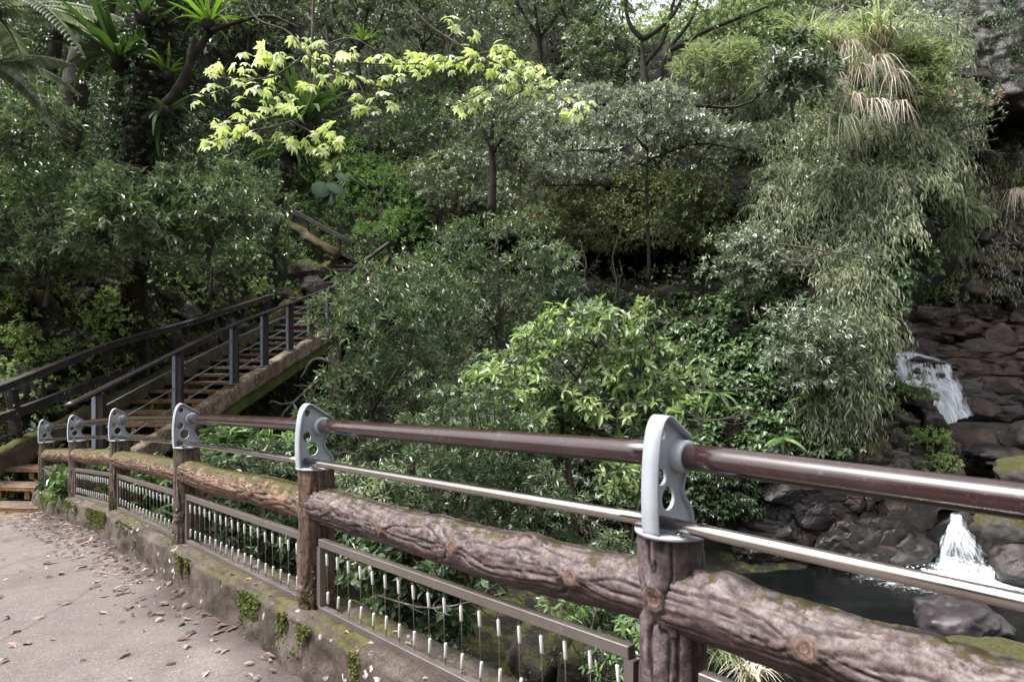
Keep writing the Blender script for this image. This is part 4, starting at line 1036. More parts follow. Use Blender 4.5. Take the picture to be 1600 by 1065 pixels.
def whorls(mb, base, d, tl, k, L, W, tm, rng, spread=.9, droop=.25, flat=.6, jit=.35, shade=None):
    """k leaves along each twig, turned by the golden angle"""
    m = len(base); d = nrm(d)
    r = np.array([0, 0, 1.0]); a = nrm(np.cross(d, r+rng.normal(0, .05, (m, 3)))); b = np.cross(d, a)
    az0 = rng.uniform(0, 6.28, m); ra = rng.random(m)
    for j in range(k):
        t = (j+.6)/k
        p = base+d*(tl*(t**.8))[:, None]
        az = az0+j*2.4+rng.normal(0, .3, m)
        rd = a*np.cos(az)[:, None]+b*np.sin(az)[:, None]
        sp_ = spread*(1.15-.5*t)
        ld = d*math.cos(sp_)+rd*math.sin(sp_)+np.array([0, 0, -droop])+rng.normal(0, jit*.4, (m, 3))
        nn = np.array([0, 0, 1.0])*flat+d*(.4)-rd*.2+rng.normal(0, jit, (m, 3))
        s = rng.uniform(.7, 1.15, m)
        leaves(mb, p, ld, nn, L*s, W*s, tm, np.clip(ra*.55+rng.random(m)*.45, 0, 1), rng)

def clump_twigs(rng, C, R, m, up=.35, front=.25, low=-.35, squash=.8, inner=.45):
    """m twigs in each clump, on the sides turned up and out of the slope"""
    n = len(C); C = np.repeat(C, m, 0); Rr = np.repeat(np.broadcast_to(R, (n,)), m)
    dd = nrm(rng.normal(size=(n*m, 3))+np.array([0, -front, up]))
    keep = dd[:, 2] > low; C, Rr, dd = C[keep], Rr[keep], dd[keep]
    rr = rng.uniform(inner, 1.0, len(C))**.7
    base = C+dd*(Rr*rr)[:, None]*np.array([1, 1, squash])
    return base, nrm(dd+rng.normal(0, .35, dd.shape)), Rr

def stuff(name, mb, mat): return part(name, mb, mat, None, smooth=False, kind='stuff')

LM = {}
LM['dark'] = leaf_mat('dark broadleaf', [(.018, .034, .012), (.032, .056, .020), (.055, .086, .034), (.105, .140, .070)], .34, .5, .22)
LM['mid'] = leaf_mat('mid green leaf', [(.026, .048, .015), (.048, .080, .026), (.078, .118, .042), (.145, .18, .090)], .34, .5, .25)
LM['pale'] = leaf_mat('pale glossy leaf', [(.055, .080, .040), (.115, .145, .090), (.22, .245, .195), (.38, .39, .36)], .30, .8, .2)
LM['bamboo'] = leaf_mat('grey green bamboo leaf', [(.060, .080, .040), (.13, .155, .085), (.26, .275, .19), (.44, .42, .34)], .55, .4, .3)
LM['ivy'] = leaf_mat('bright climbing leaf', [(.026, .055, .016), (.045, .088, .026), (.075, .125, .040), (.13, .18, .075)], .38, .5, .25)
LM['fern'] = leaf_mat('fern green', [(.035, .080, .018), (.06, .12, .026), (.09, .165, .034), (.16, .21, .05)], .5, .4, .3)
LM['olive'] = leaf_mat('olive moss leaf', [(.034, .042, .014), (.062, .072, .022), (.10, .108, .034), (.17, .17, .07)], .7, .25, .25)
LM['shrub'] = leaf_mat('narrow shrub leaf', [(.034, .058, .026), (.060, .092, .042), (.100, .140, .072), (.19, .225, .145)], .30, .55, .22)
LM['bright'] = leaf_mat('light green glossy leaf', [(.11, .125, .075), (.13, .185, .060), (.20, .27, .090), (.30, .37, .14)], .36, .5, .35)
LM['bright_one'] = leaf_mat('light green glossy leaf single', [(.13, .16, .08), (.18, .25, .085), (.25, .33, .11), (.34, .42, .16)], .36, .5, .35, source='obj')
LM['maple'] = leaf_mat('young maple leaf', [(.34, .41, .13), (.45, .51, .22), (.56, .61, .36), (.68, .70, .50)], .45, .4, .45, source='obj')
LM['frond'] = leaf_mat('bird nest fern frond', [(.016, .038, .008), (.028, .060, .012), (.045, .09, .016)], .5, .35, .25, source='obj')
LM['frond_b'] = leaf_mat('bright bird nest frond', [(.09, .17, .02), (.14, .24, .03), (.20, .28, .045)], .38, .5, .4, source='obj')
LM['grass'] = leaf_mat('silvergrass green', [(.09, .115, .05), (.155, .19, .085), (.24, .27, .14), (.36, .37, .26)], .5, .4, .4)
LM['straw'] = leaf_mat('dry silvergrass', [(.20, .14, .11), (.33, .25, .21), (.45, .36, .32), (.62, .56, .52)], .6, .3, .3)
LM['flower'] = leaf_mat('white flower petal', [(.62, .62, .58), (.75, .75, .70)], .6, .3, .35)
LM['silverleaf'] = leaf_mat('silvery white glossy leaf', [(.14, .16, .12), (.26, .28, .24), (.38, .40, .37), (.50, .50, .49)], .32, .8, .15)
LM['ivydark'] = leaf_mat('dark ivy leaf', [(.010, .020, .008), (.018, .034, .013), (.03, .052, .022), (.06, .085, .045)], .4, .4, .2)
LM['mosspl'] = leaf_mat('small bright rock plants', [(.08, .12, .03), (.13, .19, .04), (.19, .26, .06), (.26, .32, .10)], .5, .4, .35)
LM['far'] = leaf_mat('haze paled far leaves', [(.16, .20, .12), (.24, .29, .16), (.34, .38, .24)], .6, .4, .4)  # distance haze put into the leaf colour
LM['red'] = leaf_mat('red leaf', [(.26, .06, .04), (.36, .10, .07), (.32, .15, .09)], .5, .4, .4)
LM['taro'] = leaf_mat('large taro leaf', [(.010, .022, .013), (.018, .034, .02)], .9, .1, .1, source='obj')
LM['silver'] = leaf_mat('silvery tree fern', [(.09, .11, .085), (.15, .175, .14), (.24, .26, .22)], .5, .4, .25)
LM['brown'] = leaf_mat('dead leaf', [(.045, .026, .023), (.095, .056, .048), (.16, .10, .086), (.27, .19, .165)], .75, .3, .1, source='obj')
LM['brown_s'] = leaf_mat('dead leaf litter', [(.035, .020, .018), (.075, .044, .038), (.13, .082, .070), (.22, .15, .13)], .75, .3, .1)
LM['mossf'] = leaf_mat('yellow green wall moss', [(.035, .042, .010), (.065, .075, .016), (.11, .125, .028)], .9, .1, .2)

def inpoly(px, py, poly):
    c = np.zeros(px.shape, bool); n = len(poly)
    for i in range(n):
        x0, y0 = poly[i]; x1, y1 = poly[(i+1) % n]
        if y0 == y1: continue
        cond = ((y0 > py) != (y1 > py)) & (px < (x1-x0)*(py-y0)/(y1-y0)+x0); c ^= cond
    return c

# what grows where on the hillside (areas as seen from the path)
Z = [('dark', [(-300, -300), (1500, -300), (1500, 950), (-300, 950)]),
     ('mid', [(-200, 250), (420, 230), (440, 420), (240, 430), (-200, 440)]),
     ('mid', [(600, 60), (900, 100), (900, 220), (640, 250)]),
     ('rock', [(-200, 455), (110, 440), (225, 430), (420, 420), (440, 500), (330, 560), (140, 660), (-200, 760)]),
     ('fern', [(440, 230), (640, 230), (700, 420), (560, 400), (430, 330)]),
     ('open', [(440, 350), (530, 340), (600, 390), (560, 430), (440, 480)]),
     ('pale', [(800, 130), (960, 110), (1170, 190), (1180, 240), (1000, 260), (900, 300), (840, 290)]),
     ('olive', [(640, 210), (700, 240), (760, 330), (700, 350), (640, 300)]),
     ('olive', [(820, 290), (1120, 280), (1150, 385), (830, 385)]),
     ('cave', [(850, 383), (1140, 383), (1120, 428), (900, 440), (850, 425)]),
     ('bamboo', [(1110, 90), (1230, 60), (1300, 0), (1480, 60), (1520, 300), (1500, 480), (1360, 600), (1280, 640), (1200, 520), (1160, 350), (1180, 250)]),
     ('dark', [(1150, 400), (1260, 420), (1260, 560), (1170, 600)]),
     ('ivy', [(1040, 470), (1210, 460), (1230, 600), (1210, 720), (1080, 730)]),
     ('ivy', [(1375, 300), (1452, 320), (1450, 520), (1400, 560), (1370, 430)]),
     ('ivy', [(1200, 640), (1330, 620), (1330, 700), (1200, 720)]),
     ('wet', [(1080, 735), (1500, 720), (1500, 950), (1000, 950), (1020, 860)]),
     ('wet', [(1330, 600), (1500, 600), (1500, 950), (1340, 950)]),
     ('under', [(330, 560), (420, 500), (530, 520), (530, 720), (330, 760)])]
def zone(px, py):
    z = np.zeros(px.shape, int)
    for i, (n, p) in enumerate(Z): z[inpoly(px, py, p)] = i
    return np.array([n for n, _ in Z])[z]

rng = np.random.default_rng(77)
def clump_pts(n, x0, x1, y0, y1, f=hill):
    """clump places on a slope, spread evenly over its real surface"""
    px = rng.uniform(x0, x1, n*2); py = rng.uniform(y0, y1, n*2); P = f(px, py)
    w = (P[:, 1]/P[:, 1].max())**1.5; k = rng.random(n*2) < w
    return px[k][:n], py[k][:n], P[k][:n]
px, py, P = clump_pts(6300, -160, 1470, -160, 900)
ok = py > hill_top(px)-10; px, py, P = px[ok], py[ok], P[ok]; zz = zone(px, py)
nearness = np.clip(P[:, 1]/20, .5, 1.4)
for z_, mat_, m_, k_, L_, W_, tm_, R_, kw in [
        ('dark', 'dark', 17, 5, .17, .072, T_SM, .62, {}),
        ('mid', 'mid', 22, 5, .145, .064, T_SM, .55, {}),
        ('fern', 'fern', 22, 7, .19, .068, T_SM, .45, dict(droop=.35)),
        ('pale', 'pale', 30, 6, .165, .066, T_SM, .55, dict(flat=1.2)),
        ('olive', 'olive', 42, 6, .14, .07, T_SM, .52, {}),
        ('ivy', 'ivy', 22, 5, .20, .12, T_OV, .38, dict(droop=.7, spread=1.1)),
        ('open', 'fern', 22, 6, .11, .05, T_SM, .34, {}),
        ('under', 'dark', 10, 6, .15, .07, T_SM, .3, {})]:
    s = zz == z_; C = P[s]; Rn = R_*nearness[s]*rng.uniform(.5, 1.25, s.sum())
    base, dd, Rr = clump_twigs(rng, C, Rn, m_)
    mb = MB(); whorls(mb, base, dd, Rr*.35, k_, L_, W_, tm_, rng, **kw)
    nm = {'dark': 'undergrowth', 'mid': 'shrub_cover', 'fern': 'fern_cover', 'pale': 'glossy_leaf_cover', 'olive': 'mossy_plant_cover', 'ivy': 'climbing_leaf_cover', 'open': 'thin_ground_cover', 'under': 'shade_plants'}[z_]
    stuff(nm, mb, LM[mat_])
    if z_ in ('dark', 'mid'):          # a share of lighter leaves among the dark ones
        b2 = MB(); sel = rng.random(len(base)) < .22
        whorls(b2, base[sel]+dd[sel]*.12, dd[sel], Rr[sel]*.3, 6, L_*.9, W_*.95, T_SM, rng, flat=1.1)
        stuff('light_leaf_cover', b2, LM['pale' if z_ == 'dark' else 'mid'])
# small bright plants and moss leaves on the rock behind the stairs
s = zz == 'rock'; C = P[s]; sel = rng.random(len(C)) < .8; C = C[sel]
base, dd, Rr = clump_twigs(rng, C, .52*rng.uniform(.4, 1.2, len(C)), 22, front=.8, low=-.8, squash=1.0, inner=.2)
mb = MB(); whorls(mb, base+[0, -.32, .1], dd, Rr*.2, 5, .085, .048, T_SM, rng, flat=.9); stuff('moss_plants', mb, LM['mosspl'])
mb = MB(); px2, py2, P2 = clump_pts(1500, -160, 430, 425, 740); k2 = zone(px2, py2) == 'rock'; P2 = P2[k2][::2]
base, dd, Rr = clump_twigs(rng, P2, .18, 18, front=.6, low=-.8); whorls(mb, base, dd, Rr*.3, 4, .035, .026, T_SM, rng); stuff('moss_cushions', mb, LM['olive'])

# drooping bamboo on the bluff
def drooping(mb, C, m, k, L, W, rng, reach=.8, drop=.9, tm=T_LONG, jit=.22):
    n = len(C); cr = rng.random(n)*.45; rsc = rng.uniform(.6, 1.35, n); C = np.repeat(C, m, 0)+rng.normal(0, jit, (n*m, 3)); cr = np.repeat(cr, m); rsc = np.repeat(rsc, m)
    az = rng.normal(0, .8, n*m); hd = np.stack([np.sin(az), -np.cos(az), 0*az], -1)
    rr = reach*rng.uniform(.4, 1.2, n*m)*rsc; ra = rng.random(n*m)
    for j in range(k):
        t = (j+1)/k
        p = C+hd*(rr*t**.8)[:, None]+np.array([0, 0, 1.0])*(rr*(.7*t-1.5*drop*t*t))[:, None]+rng.normal(0, .045, (n*m, 3))
        tg = nrm(hd*.8+np.array([0, 0, 1.0])*(.7-3.0*drop*t)); az2 = rng.uniform(-.9, .9, n*m)
        sd = nrm(np.cross(tg, [0, 0, 1.0]))
        ld = tg+sd*az2[:, None]*1.0+np.array([0, 0, -.45])+rng.normal(0, .15, (n*m, 3))
        s_ = rng.uniform(.6, 1.2, n*m)
        leaves(mb, p, ld, hd*.4+np.array([0, 0, 1.0])+rng.normal(0, .4, (n*m, 3)), L*s_, W*s_, tm, np.clip(cr+ra*.3+rng.random(n*m)*.25, 0, 1), rng)
s = zz == 'bamboo'; C = P[s]; ex = clump_pts(420, 1120, 1470, 60, 640); k2 = zone(ex[0], ex[1]) == 'bamboo'; C = np.concatenate([C, ex[2][k2]])
kpx = C[:, 0]/C[:, 1]*FOC+CX; kpy = CY-(C[:, 2]-CAMZ)/C[:, 1]*FOC; C = C[~((kpx > 1350) & (kpy > 410))]; C1 = C[rng.random(len(C)) < .60]+np.array([0, -1.0, 0])*rng.uniform(0, .55, (1, 1)); mb = MB(); drooping(mb, C1+np.stack([0*C1[:, 0], -rng.uniform(0, .6, len(C1)), 0*C1[:, 0]], -1), 22, 8, .25, .032, rng, reach=.62, jit=.10, tm=T_SM); stuff('bamboo_thicket', mb, LM['bamboo'])
C2 = C[rng.random(len(C)) < .16]; base, dd, Rr = clump_twigs(rng, C2+[0, -.45, 0], .55, 26); mb = MB(); whorls(mb, base, dd, Rr*.4, 7, .13, .045, T_SM, rng); stuff('light_leaf_cover', mb, LM['shrub'])
C2 = C[rng.random(len(C)) < .10]; base, dd, Rr = clump_twigs(rng, C2+[0, -.5, 0], .5, 26); mb = MB(); whorls(mb, base, dd, Rr*.4, 6, .13, .06, T_SM, rng); stuff('light_leaf_cover', mb, LM['pale'])
base, dd, Rr = clump_twigs(rng, C[::2], .4, 12); mb = MB(); whorls(mb, base+[0, .15, 0], dd, Rr*.3, 5, .13, .05, T_SM, rng); stuff('undergrowth', mb, LM['mid'])
# plants hanging over the lip of the cave
fx = rng.uniform(850, 1130, 45); fy = rng.uniform(368, 386, 45); mb = MB(); C = hill(fx, fy)+[0, -.35, 0]; b_, d_, r_ = clump_twigs(rng, C, .38, 18, up=-.5, low=-1.0); whorls(mb, b_, d_, r_*.5, 6, .11, .05, T_SM, rng, droop=.8); drooping(mb, C[:20], 10, 8, .16, .02, rng, reach=.5); stuff('hanging_plants', mb, LM['olive'])
# bamboo fringe low on the bluff
fx = rng.uniform(1270, 1335, 60); fy = rng.uniform(560, 660, 60); mb = MB(); drooping(mb, hill(fx, fy), 14, 10, .18, .024, rng); stuff('bamboo_thicket', mb, LM['bamboo'])

# plants on the cliff behind the fall
def cl(n, poly):
    px = rng.uniform(1380, 1700, n*3); py = rng.uniform(-60, 660, n*3); k = inpoly(px, py, poly); return cliff(px[k][:n], py[k][:n])
mb = MB(); drooping(mb, cl(170, [(1470, 200), (1700, 190), (1700, 420), (1500, 460), (1440, 420)]), 14, 8, .20, .018, rng, reach=.45); stuff('dry_grass_cover', mb, LM['straw'])
mb = MB(); C = cl(330, [(1440, 200), (1700, 260), (1700, 470), (1440, 480)]); b_, d_, r_ = clump_twigs(rng, C, .42, 22); whorls(mb, b_, d_, r_*.4, 6, .12, .055, T_SM, rng)
C = cl(60, [(1430, 445), (1560, 440), (1540, 505), (1430, 500)]); b_, d_, r_ = clump_twigs(rng, C, .35, 26); whorls(mb, b_, d_, r_*.4, 6, .13, .07, T_SM, rng); stuff('cliff_plants', mb, LM['fern'])
mb = MB(); drooping(mb, cl(110, [(1430, 180), (1560, 230), (1560, 460), (1430, 470)]), 14, 9, .18, .022, rng, reach=.5); stuff('bamboo_thicket', mb, LM['bamboo'])
mb = MB(); drooping(mb, cl(60, [(1440, -40), (1700, -60), (1700, 120), (1440, 140)]), 12, 8, .2, .02, rng, reach=.5); 
C = cl(190, [(1450, -40), (1700, -60), (1700, 140), (1460, 150)]); b_, d_, r_ = clump_twigs(rng, C, .35, 20); whorls(mb, b_, d_, r_*.4, 6, .10, .04, T_SM, rng); stuff('cliff_plants', mb, LM['dark'])

# undergrowth of the unseen slope behind the viewer
C = BACKP[:, 1:].reshape(-1, 3); C = C[rng.permutation(len(C))[:700]]+rng.normal(0, .4, (700, 3)); b_, d_, r_ = clump_twigs(rng, C, .9, 12, front=-.2)
mb = MB(); whorls(mb, b_, d_, r_*.3, 5, .30, .14, T_SM, rng); stuff('undergrowth', mb, LM['mid'])

# dark plants hanging over the shaded rock right of the near bracket
fx = rng.uniform(1060, 1190, 60); fy = rng.uniform(715, 800, 60); C = hill(fx, fy)+[0, -.2, 0]; b_, d_, r_ = clump_twigs(rng, C, .32, 22, up=-.3, low=-1.0); mb = MB(); whorls(mb, b_, d_, r_*.5, 6, .13, .055, T_SM, rng, droop=.7); stuff('hanging_plants', mb, LM['dark'])
# small plants on the outcrop beside the upper fall
pts = [(1400, 612, 20.3), (1425, 606, 20.2), (1445, 622, 20.0), (1395, 655, 19.9), (1420, 690, 19.5), (1445, 690, 19.4), (1462, 690, 19.2), (1470, 715, 19.2), (1405, 700, 19.4), (1380, 630, 20.0), (1455, 735, 18.9), (1480, 730, 18.8)]
C = np.array([U(*p) for p in pts])+[0, 0, .1]; b_, d_, r_ = clump_twigs(rng, C, .34, 40, front=.8); mb = MB(); whorls(mb, b_, d_, r_*.3, 5, .11, .05, T_SM, rng); stuff('cliff_plants', mb, LM['mosspl'])
# woods on the far hill, haze painted into their pale leaves
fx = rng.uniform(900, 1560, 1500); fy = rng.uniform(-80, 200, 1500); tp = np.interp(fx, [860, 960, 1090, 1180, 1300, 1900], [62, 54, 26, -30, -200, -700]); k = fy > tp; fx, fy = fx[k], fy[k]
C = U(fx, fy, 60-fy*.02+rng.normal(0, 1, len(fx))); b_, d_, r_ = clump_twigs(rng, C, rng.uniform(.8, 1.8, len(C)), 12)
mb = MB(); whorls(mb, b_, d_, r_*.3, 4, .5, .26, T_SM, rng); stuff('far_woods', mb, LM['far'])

# plants of the bank below the fence
def bank_cloud(n, s0, s1, d0, d1):
    s = rng.uniform(s0, s1, n); d = rng.uniform(d0, d1, n); L = line_pt(s)
    X = L[:, 0]+NO[0]*d; Y = L[:, 1]+NO[1]*d; return np.stack([X, Y, np.array([bank_z(a, b) for a, b in zip(X, Y)])], -1)
C = bank_cloud(560, -2.2, 9.0, .8, 5.5); b_, d_, r_ = clump_twigs(rng, C, rng.uniform(.22, .45, len(C)), 26, front=.3)
mb = MB(); whorls(mb, b_, d_, r_*.5, 6, .11, .042, T_SM, rng, droop=.15); stuff('bank_undergrowth', mb, LM['shrub'])
C = bank_cloud(240, -.6, 6.0, .5, 3.0); b_, d_, r_ = clump_twigs(rng, C, rng.uniform(.18, .32, len(C)), 18, front=.3)
mb = MB(); whorls(mb, b_, d_, r_*.6, 6, .11, .066, T_SM, rng, droop=.35, spread=1.1); stuff('climbing_leaf_cover', mb, LM['dark'])
C = bank_cloud(60, 2.5, 9.5, .25, 1.6); b_, d_, r_ = clump_twigs(rng, C, rng.uniform(.16, .3, len(C)), 20)
mb = MB(); whorls(mb, b_, d_, r_*.6, 6, .13, .06, T_OV, rng, droop=.3); stuff('climbing_leaf_cover', mb, LM['fern'])
# ================================================================== SINGLE TREES AND SHRUBS
prng = np.random.default_rng(2024)
def fill_poly(poly, n, rng):
    poly_ = np.array(poly, float); a, b = poly_.min(0), poly_.max(0); out = []; k = 0
    pts = []
    while len(pts) < n and k < 20000:
        k += 1; q = a+(b-a)*rng.random(2)
        if inpoly(q[:1], q[1:], poly)[0]:
            if pts and min(np.hypot(*(q-p)) for p in pts[-60:]) < .33*math.sqrt((b-a).prod()/n) and rng.random() < .8: continue
            pts.append(q)
    return np.array(pts)

def bent(p, q, rng, n=6, amt=.12):
    L = np.linalg.norm(q-p); t = np.linspace(0, 1, n)[:, None]
    o = rng.normal(0, amt*L, 3); o2 = rng.normal(0, amt*.5*L, 3)
    return p+(q-p)*t+o*(np.sin(t*np.pi))+o2*np.sin(t*2*np.pi)

def plant(name, label, cat, Y, trunks, poly, nb, rpx, leaf, bark='twig', tr=.04, ysp=.6, group=None, twigs=26, squash=.8, inner=.3, extra=None, single=None, flowers=0, seed=None, blobs=None, limb=.012, low=-.5, fl_size=.05, up=.35, front=.25):
    rng = np.random.default_rng(seed if seed is not None else prng.integers(1e9))
    m = Y/FOC
    tp = [np.array([U(a, b, Y+(c[0] if c else 0)) for a, b, *c in t]) for t in trunks]
    root = tp[0][0]
    T = thing(name, label, cat, root, group)
    tb = MB(); allp = []
    for i, t in enumerate(tp):
        c = spline(t, 6); r = np.linspace(tr*(1 if i == 0 else .6), tr*.28, len(c))
        v, f = tube(c, r, 8); tb.add(v, f); allp.append(c)
    allp = np.concatenate(allp)
    part('trunk', tb, M[bark], T)
    pts = fill_poly(poly, nb, rng) if blobs is None else np.array([b[:2] for b in blobs], float)
    C = U(pts[:, 0], pts[:, 1], Y+rng.uniform(-ysp, ysp, len(pts)))
    R = rpx*m*rng.uniform(.65, 1.3, len(pts)) if blobs is None else np.array([b[2] for b in blobs])*m
    bb = MB()
    base, dd, Rr = clump_twigs(rng, C, R, max(4, int(twigs*(.78 if Y > 9 else .9))), squash=squash, inner=inner, low=low, up=up, front=front)
    for c in C:
        d = np.linalg.norm(allp-c, axis=1)+np.maximum(0, allp[:, 2]-c[2])*1.5; j = int(np.argmin(d))
        cc = bent(allp[j], c, rng, 6); v, f = tube(cc, np.linspace(limb, limb*.35, 6), 5, False); bb.add(v, f)
    # fine twigs to a share of the leaf whorls
    own = np.argmin(((base[:, None]-C[None])**2).sum(-1), 1) if len(base)*len(C) < 4e6 else np.zeros(len(base), int)
    for q in rng.permutation(len(base))[:min(len(base), 330)]:
        v, f = tube(bent(C[own[q]], base[q]+dd[q]*.02, rng, 3, .08), [limb*.3, limb*.24, limb*.16], 3, False); bb.add(v, f)
    part('branches', bb, M['twig'], T, kind='stuff')
    lf = dict(leaf); mat = lf.pop('mat'); k = lf.pop('k', 7); L = lf.pop('L'); W = lf.pop('W'); q_ = 1.30 if Y > 9 else 1.12; L *= q_; W *= q_*.97; tm = lf.pop('tm', T_LONG if Y < 6 else T_SM); tl = lf.pop('tl', .35)
    if single:
        # the leaves nearest to the camera are leaves of their own
        near = np.argsort(base[:, 1]+rng.normal(0, .25, len(base)))
        tv, tf = tm; mes = []
        for w_ in (1.0, 1.15, .85):
            b1 = MB(); b1.add(tv*np.array([L*1.12, W*1.12*w_, L]), tf); mes.append(b1.mesh('leaf', LM[single], (0, 0, 0), False))
        cnt = 0; used = []; og = np.array(root)
        for q in near:
            if cnt >= 290: break
            used.append(q); az0 = rng.uniform(0, 6.28)
            for j in range(5):
                d = dd[q]; r_ = np.array([0, 0, 1.0]); a = nrm(np.cross(d, r_)); b = np.cross(d, a); az = az0+j*2.4
                ld = nrm(d*.35+(a*math.cos(az)+b*math.sin(az))*.9+[0, 0, -.15]+rng.normal(0, .1, 3)); nn = nrm(np.array([0, 0, 1.0])+d*.6+rng.normal(0, .25, 3))
                s = nrm(np.cross(nn, ld)); nn = np.cross(ld, s); sc_ = rng.uniform(.75, 1.15)
                o = link('leaf', mes[rng.integers(3)], T)
                p = base[q]+d*.03*j-og
                o.matrix_local = Matrix(((ld[0]*sc_, s[0]*sc_, nn[0]*sc_, p[0]), (ld[1]*sc_, s[1]*sc_, nn[1]*sc_, p[1]), (ld[2]*sc_, s[2]*sc_, nn[2]*sc_, p[2]), (0, 0, 0, 1)))
                cnt += 1
        keep = np.ones(len(base), bool); keep[used] = False; base, dd, Rr = base[keep], dd[keep], Rr[keep]
    mats = mat if isinstance(mat, list) else [(mat, 1.0)]
    u_ = rng.random(len(base)); lo_ = 0
    for mt, sh in mats:
        s = (u_ >= lo_) & (u_ < lo_+sh); lo_ += sh
        if s.sum() == 0: continue
        mb = MB(); whorls(mb, base[s], dd[s], Rr[s]*tl, k, L, W, tm, rng, **lf); o = part('foliage', mb, LM[mt], T, smooth=False)
        o['kind'] = 'stuff'
    if flowers:
        mb = MB(); q = rng.permutation(len(base))[:flowers]
        whorls(mb, base[q]+dd[q]*(Rr[q]*.3)[:, None]+np.array([0, -.02, .03]), dd[q]*.3+np.array([0, -.3, .8]), 0*Rr[q]+.01, 5, fl_size, fl_size*.8, T_SM, rng, spread=1.3, droop=0)
        o = part('flowers', mb, LM['flower'], T, smooth=False); o['kind'] = 'stuff'
    if extra: extra(T, base, dd, Rr, rng)
    return T

fine = dict(mat=[('shrub', .72), ('mid', .28)], L=.095, W=.028, k=9, tl=.45, droop=.1, spread=.95)
plant('shrub', 'tall fine leaved shrub in front of the end of the steel railing', 'shrub', 10.2,
      [[(592, 1010), (588, 860), (582, 700), (578, 560), (592, 440)], [(582, 720), (540, 600), (520, 500)], [(582, 640), (640, 540), (660, 440)], [(580, 600), (500, 560), (470, 590)]],
      [(528, 470), (575, 430), (625, 405), (690, 420), (715, 500), (700, 610), (715, 720), (650, 830), (560, 760), (500, 690), (468, 620), (490, 540)], 86, 30, fine, tr=.055, ysp=.8, twigs=26, bark='bark_pale')
plant('shrub', 'dense dull green shrub on the slope between the steps and the dark cave', 'shrub', 14.5,
      [[(775, 700), (778, 560), (780, 440), (775, 370)], [(778, 520), (720, 440)], [(778, 500), (840, 420)]],
      [(640, 400), (700, 350), (760, 325), (830, 340), (885, 385), (900, 450), (870, 540), (760, 580), (680, 540), (640, 470)], 70, 27, dict(mat=[('shrub', .6), ('mid', .4)], L=.12, W=.036, k=8, tl=.4), tr=.06, ysp=1.0, twigs=24)
plant('shrub', 'light green glossy leaved shrub rising above the handrail in the middle', 'shrub', 7.6,
      [[(905, 980), (900, 860), (890, 740), (880, 640), (930, 540)], [(895, 760), (820, 660), (790, 600)], [(890, 700), (980, 620), (1020, 540)], [(885, 660), (1000, 690), (1070, 660)]],
      [(745, 590), (800, 545), (870, 500), (930, 475), (1000, 465), (1050, 500), (1085, 570), (1100, 640), (1085, 680), (1010, 670), (930, 690), (850, 720), (770, 700), (735, 650)], 74, 26,
      dict(mat=[('bright', .62), ('shrub', .38)], L=.105, W=.044, k=7, tm=T_OV, tl=.35, droop=.12, spread=1.15, flat=.9), tr=.05, ysp=.6, twigs=15, single='bright_one', up=.6)
plant('shrub', 'small light green leafy sprigs hanging just below the middle handrail', 'shrub', 6.6,
      [[(985, 900), (990, 820), (1000, 760), (1010, 700)], [(985, 840), (940, 780)]], None, 0, 0,
      dict(mat='bright', L=.10, W=.042, k=7, tm=T_OV, tl=.5, droop=.2, spread=1.15), tr=.014, ysp=.3, twigs=14, blobs=[(955, 735, 14), (985, 742, 15), (1010, 712, 16), (1040, 690, 18), (1000, 770, 12), (965, 765, 12), (1075, 640, 16), (1065, 700, 16)], limb=.007)
plant('shrub', 'narrow leaved shrub with white flowers hugging the underside of the handrail', 'shrub', 6.2,
      [[(700, 980), (710, 880), (730, 780), (760, 700)], [(715, 860), (820, 780), (900, 800)], [(710, 860), (640, 740)]],
      [(640, 640), (740, 610), (830, 660), (860, 740), (930, 820), (1000, 870), (960, 900), (860, 850), (760, 830), (680, 800), (620, 720)], 66, 24, dict(mat=[('shrub', .7), ('mid', .3)], L=.065, W=.018, k=9, tl=.5), tr=.03, ysp=.6, twigs=24, flowers=60, fl_size=.028, limb=.007)
plant('shrub', 'dark broad leaved shrub behind the panel nearest the middle bracket', 'shrub', 5.2,
      [[(640, 1060), (640, 960), (645, 880), (640, 800)]],
      [(540, 820), (620, 800), (720, 850), (760, 900), (740, 980), (660, 990), (560, 930)], 44, 24, dict(mat='dark', L=.085, W=.05, k=6, tm=T_OV, tl=.6, droop=.3, spread=1.1), tr=.02, ysp=.5, twigs=16, limb=.007)
plant('shrub', 'wispy yellow green shrub behind the right half of the near panel', 'shrub', 4.6,
      [[(930, 1120), (920, 1040), (930, 960), (960, 900)], [(925, 1050), (990, 960)], [(925, 1060), (880, 980)]],
      [(840, 880), (900, 880), (1000, 930), (1010, 1060), (960, 1080), (900, 1000), (860, 940)], 34, 20, dict(mat=[('shrub', .5), ('fern', .5)], L=.055, W=.014, k=8, tl=.6), tr=.012, ysp=.4, twigs=13, limb=.005)
plant('shrub', 'leafy shrub seen through the second wire panel under the rusty log', 'shrub', 6.2,
      [[(400, 930), (395, 860), (385, 790), (400, 730)]],
      [(310, 740), (380, 700), (450, 720), (470, 800), (470, 880), (400, 860), (320, 820)], 50, 22, dict(mat=[('shrub', .5), ('dark', .5)], L=.085, W=.03, k=7, tl=.5), tr=.02, ysp=.5, twigs=20, limb=.007)
plant('shrub', 'pale narrow leaved shrub just right of the middle bracket above the log', 'shrub', 5.4,
      [[(580, 900), (575, 830), (570, 780), (560, 740)]],
      [(535, 735), (600, 740), (660, 770), (650, 800), (590, 790), (540, 775)], 24, 18, dict(mat=[('shrub', .6), ('grass', .4)], L=.06, W=.012, k=10, tl=.6, droop=.3), tr=.012, ysp=.3, twigs=18, limb=.005)
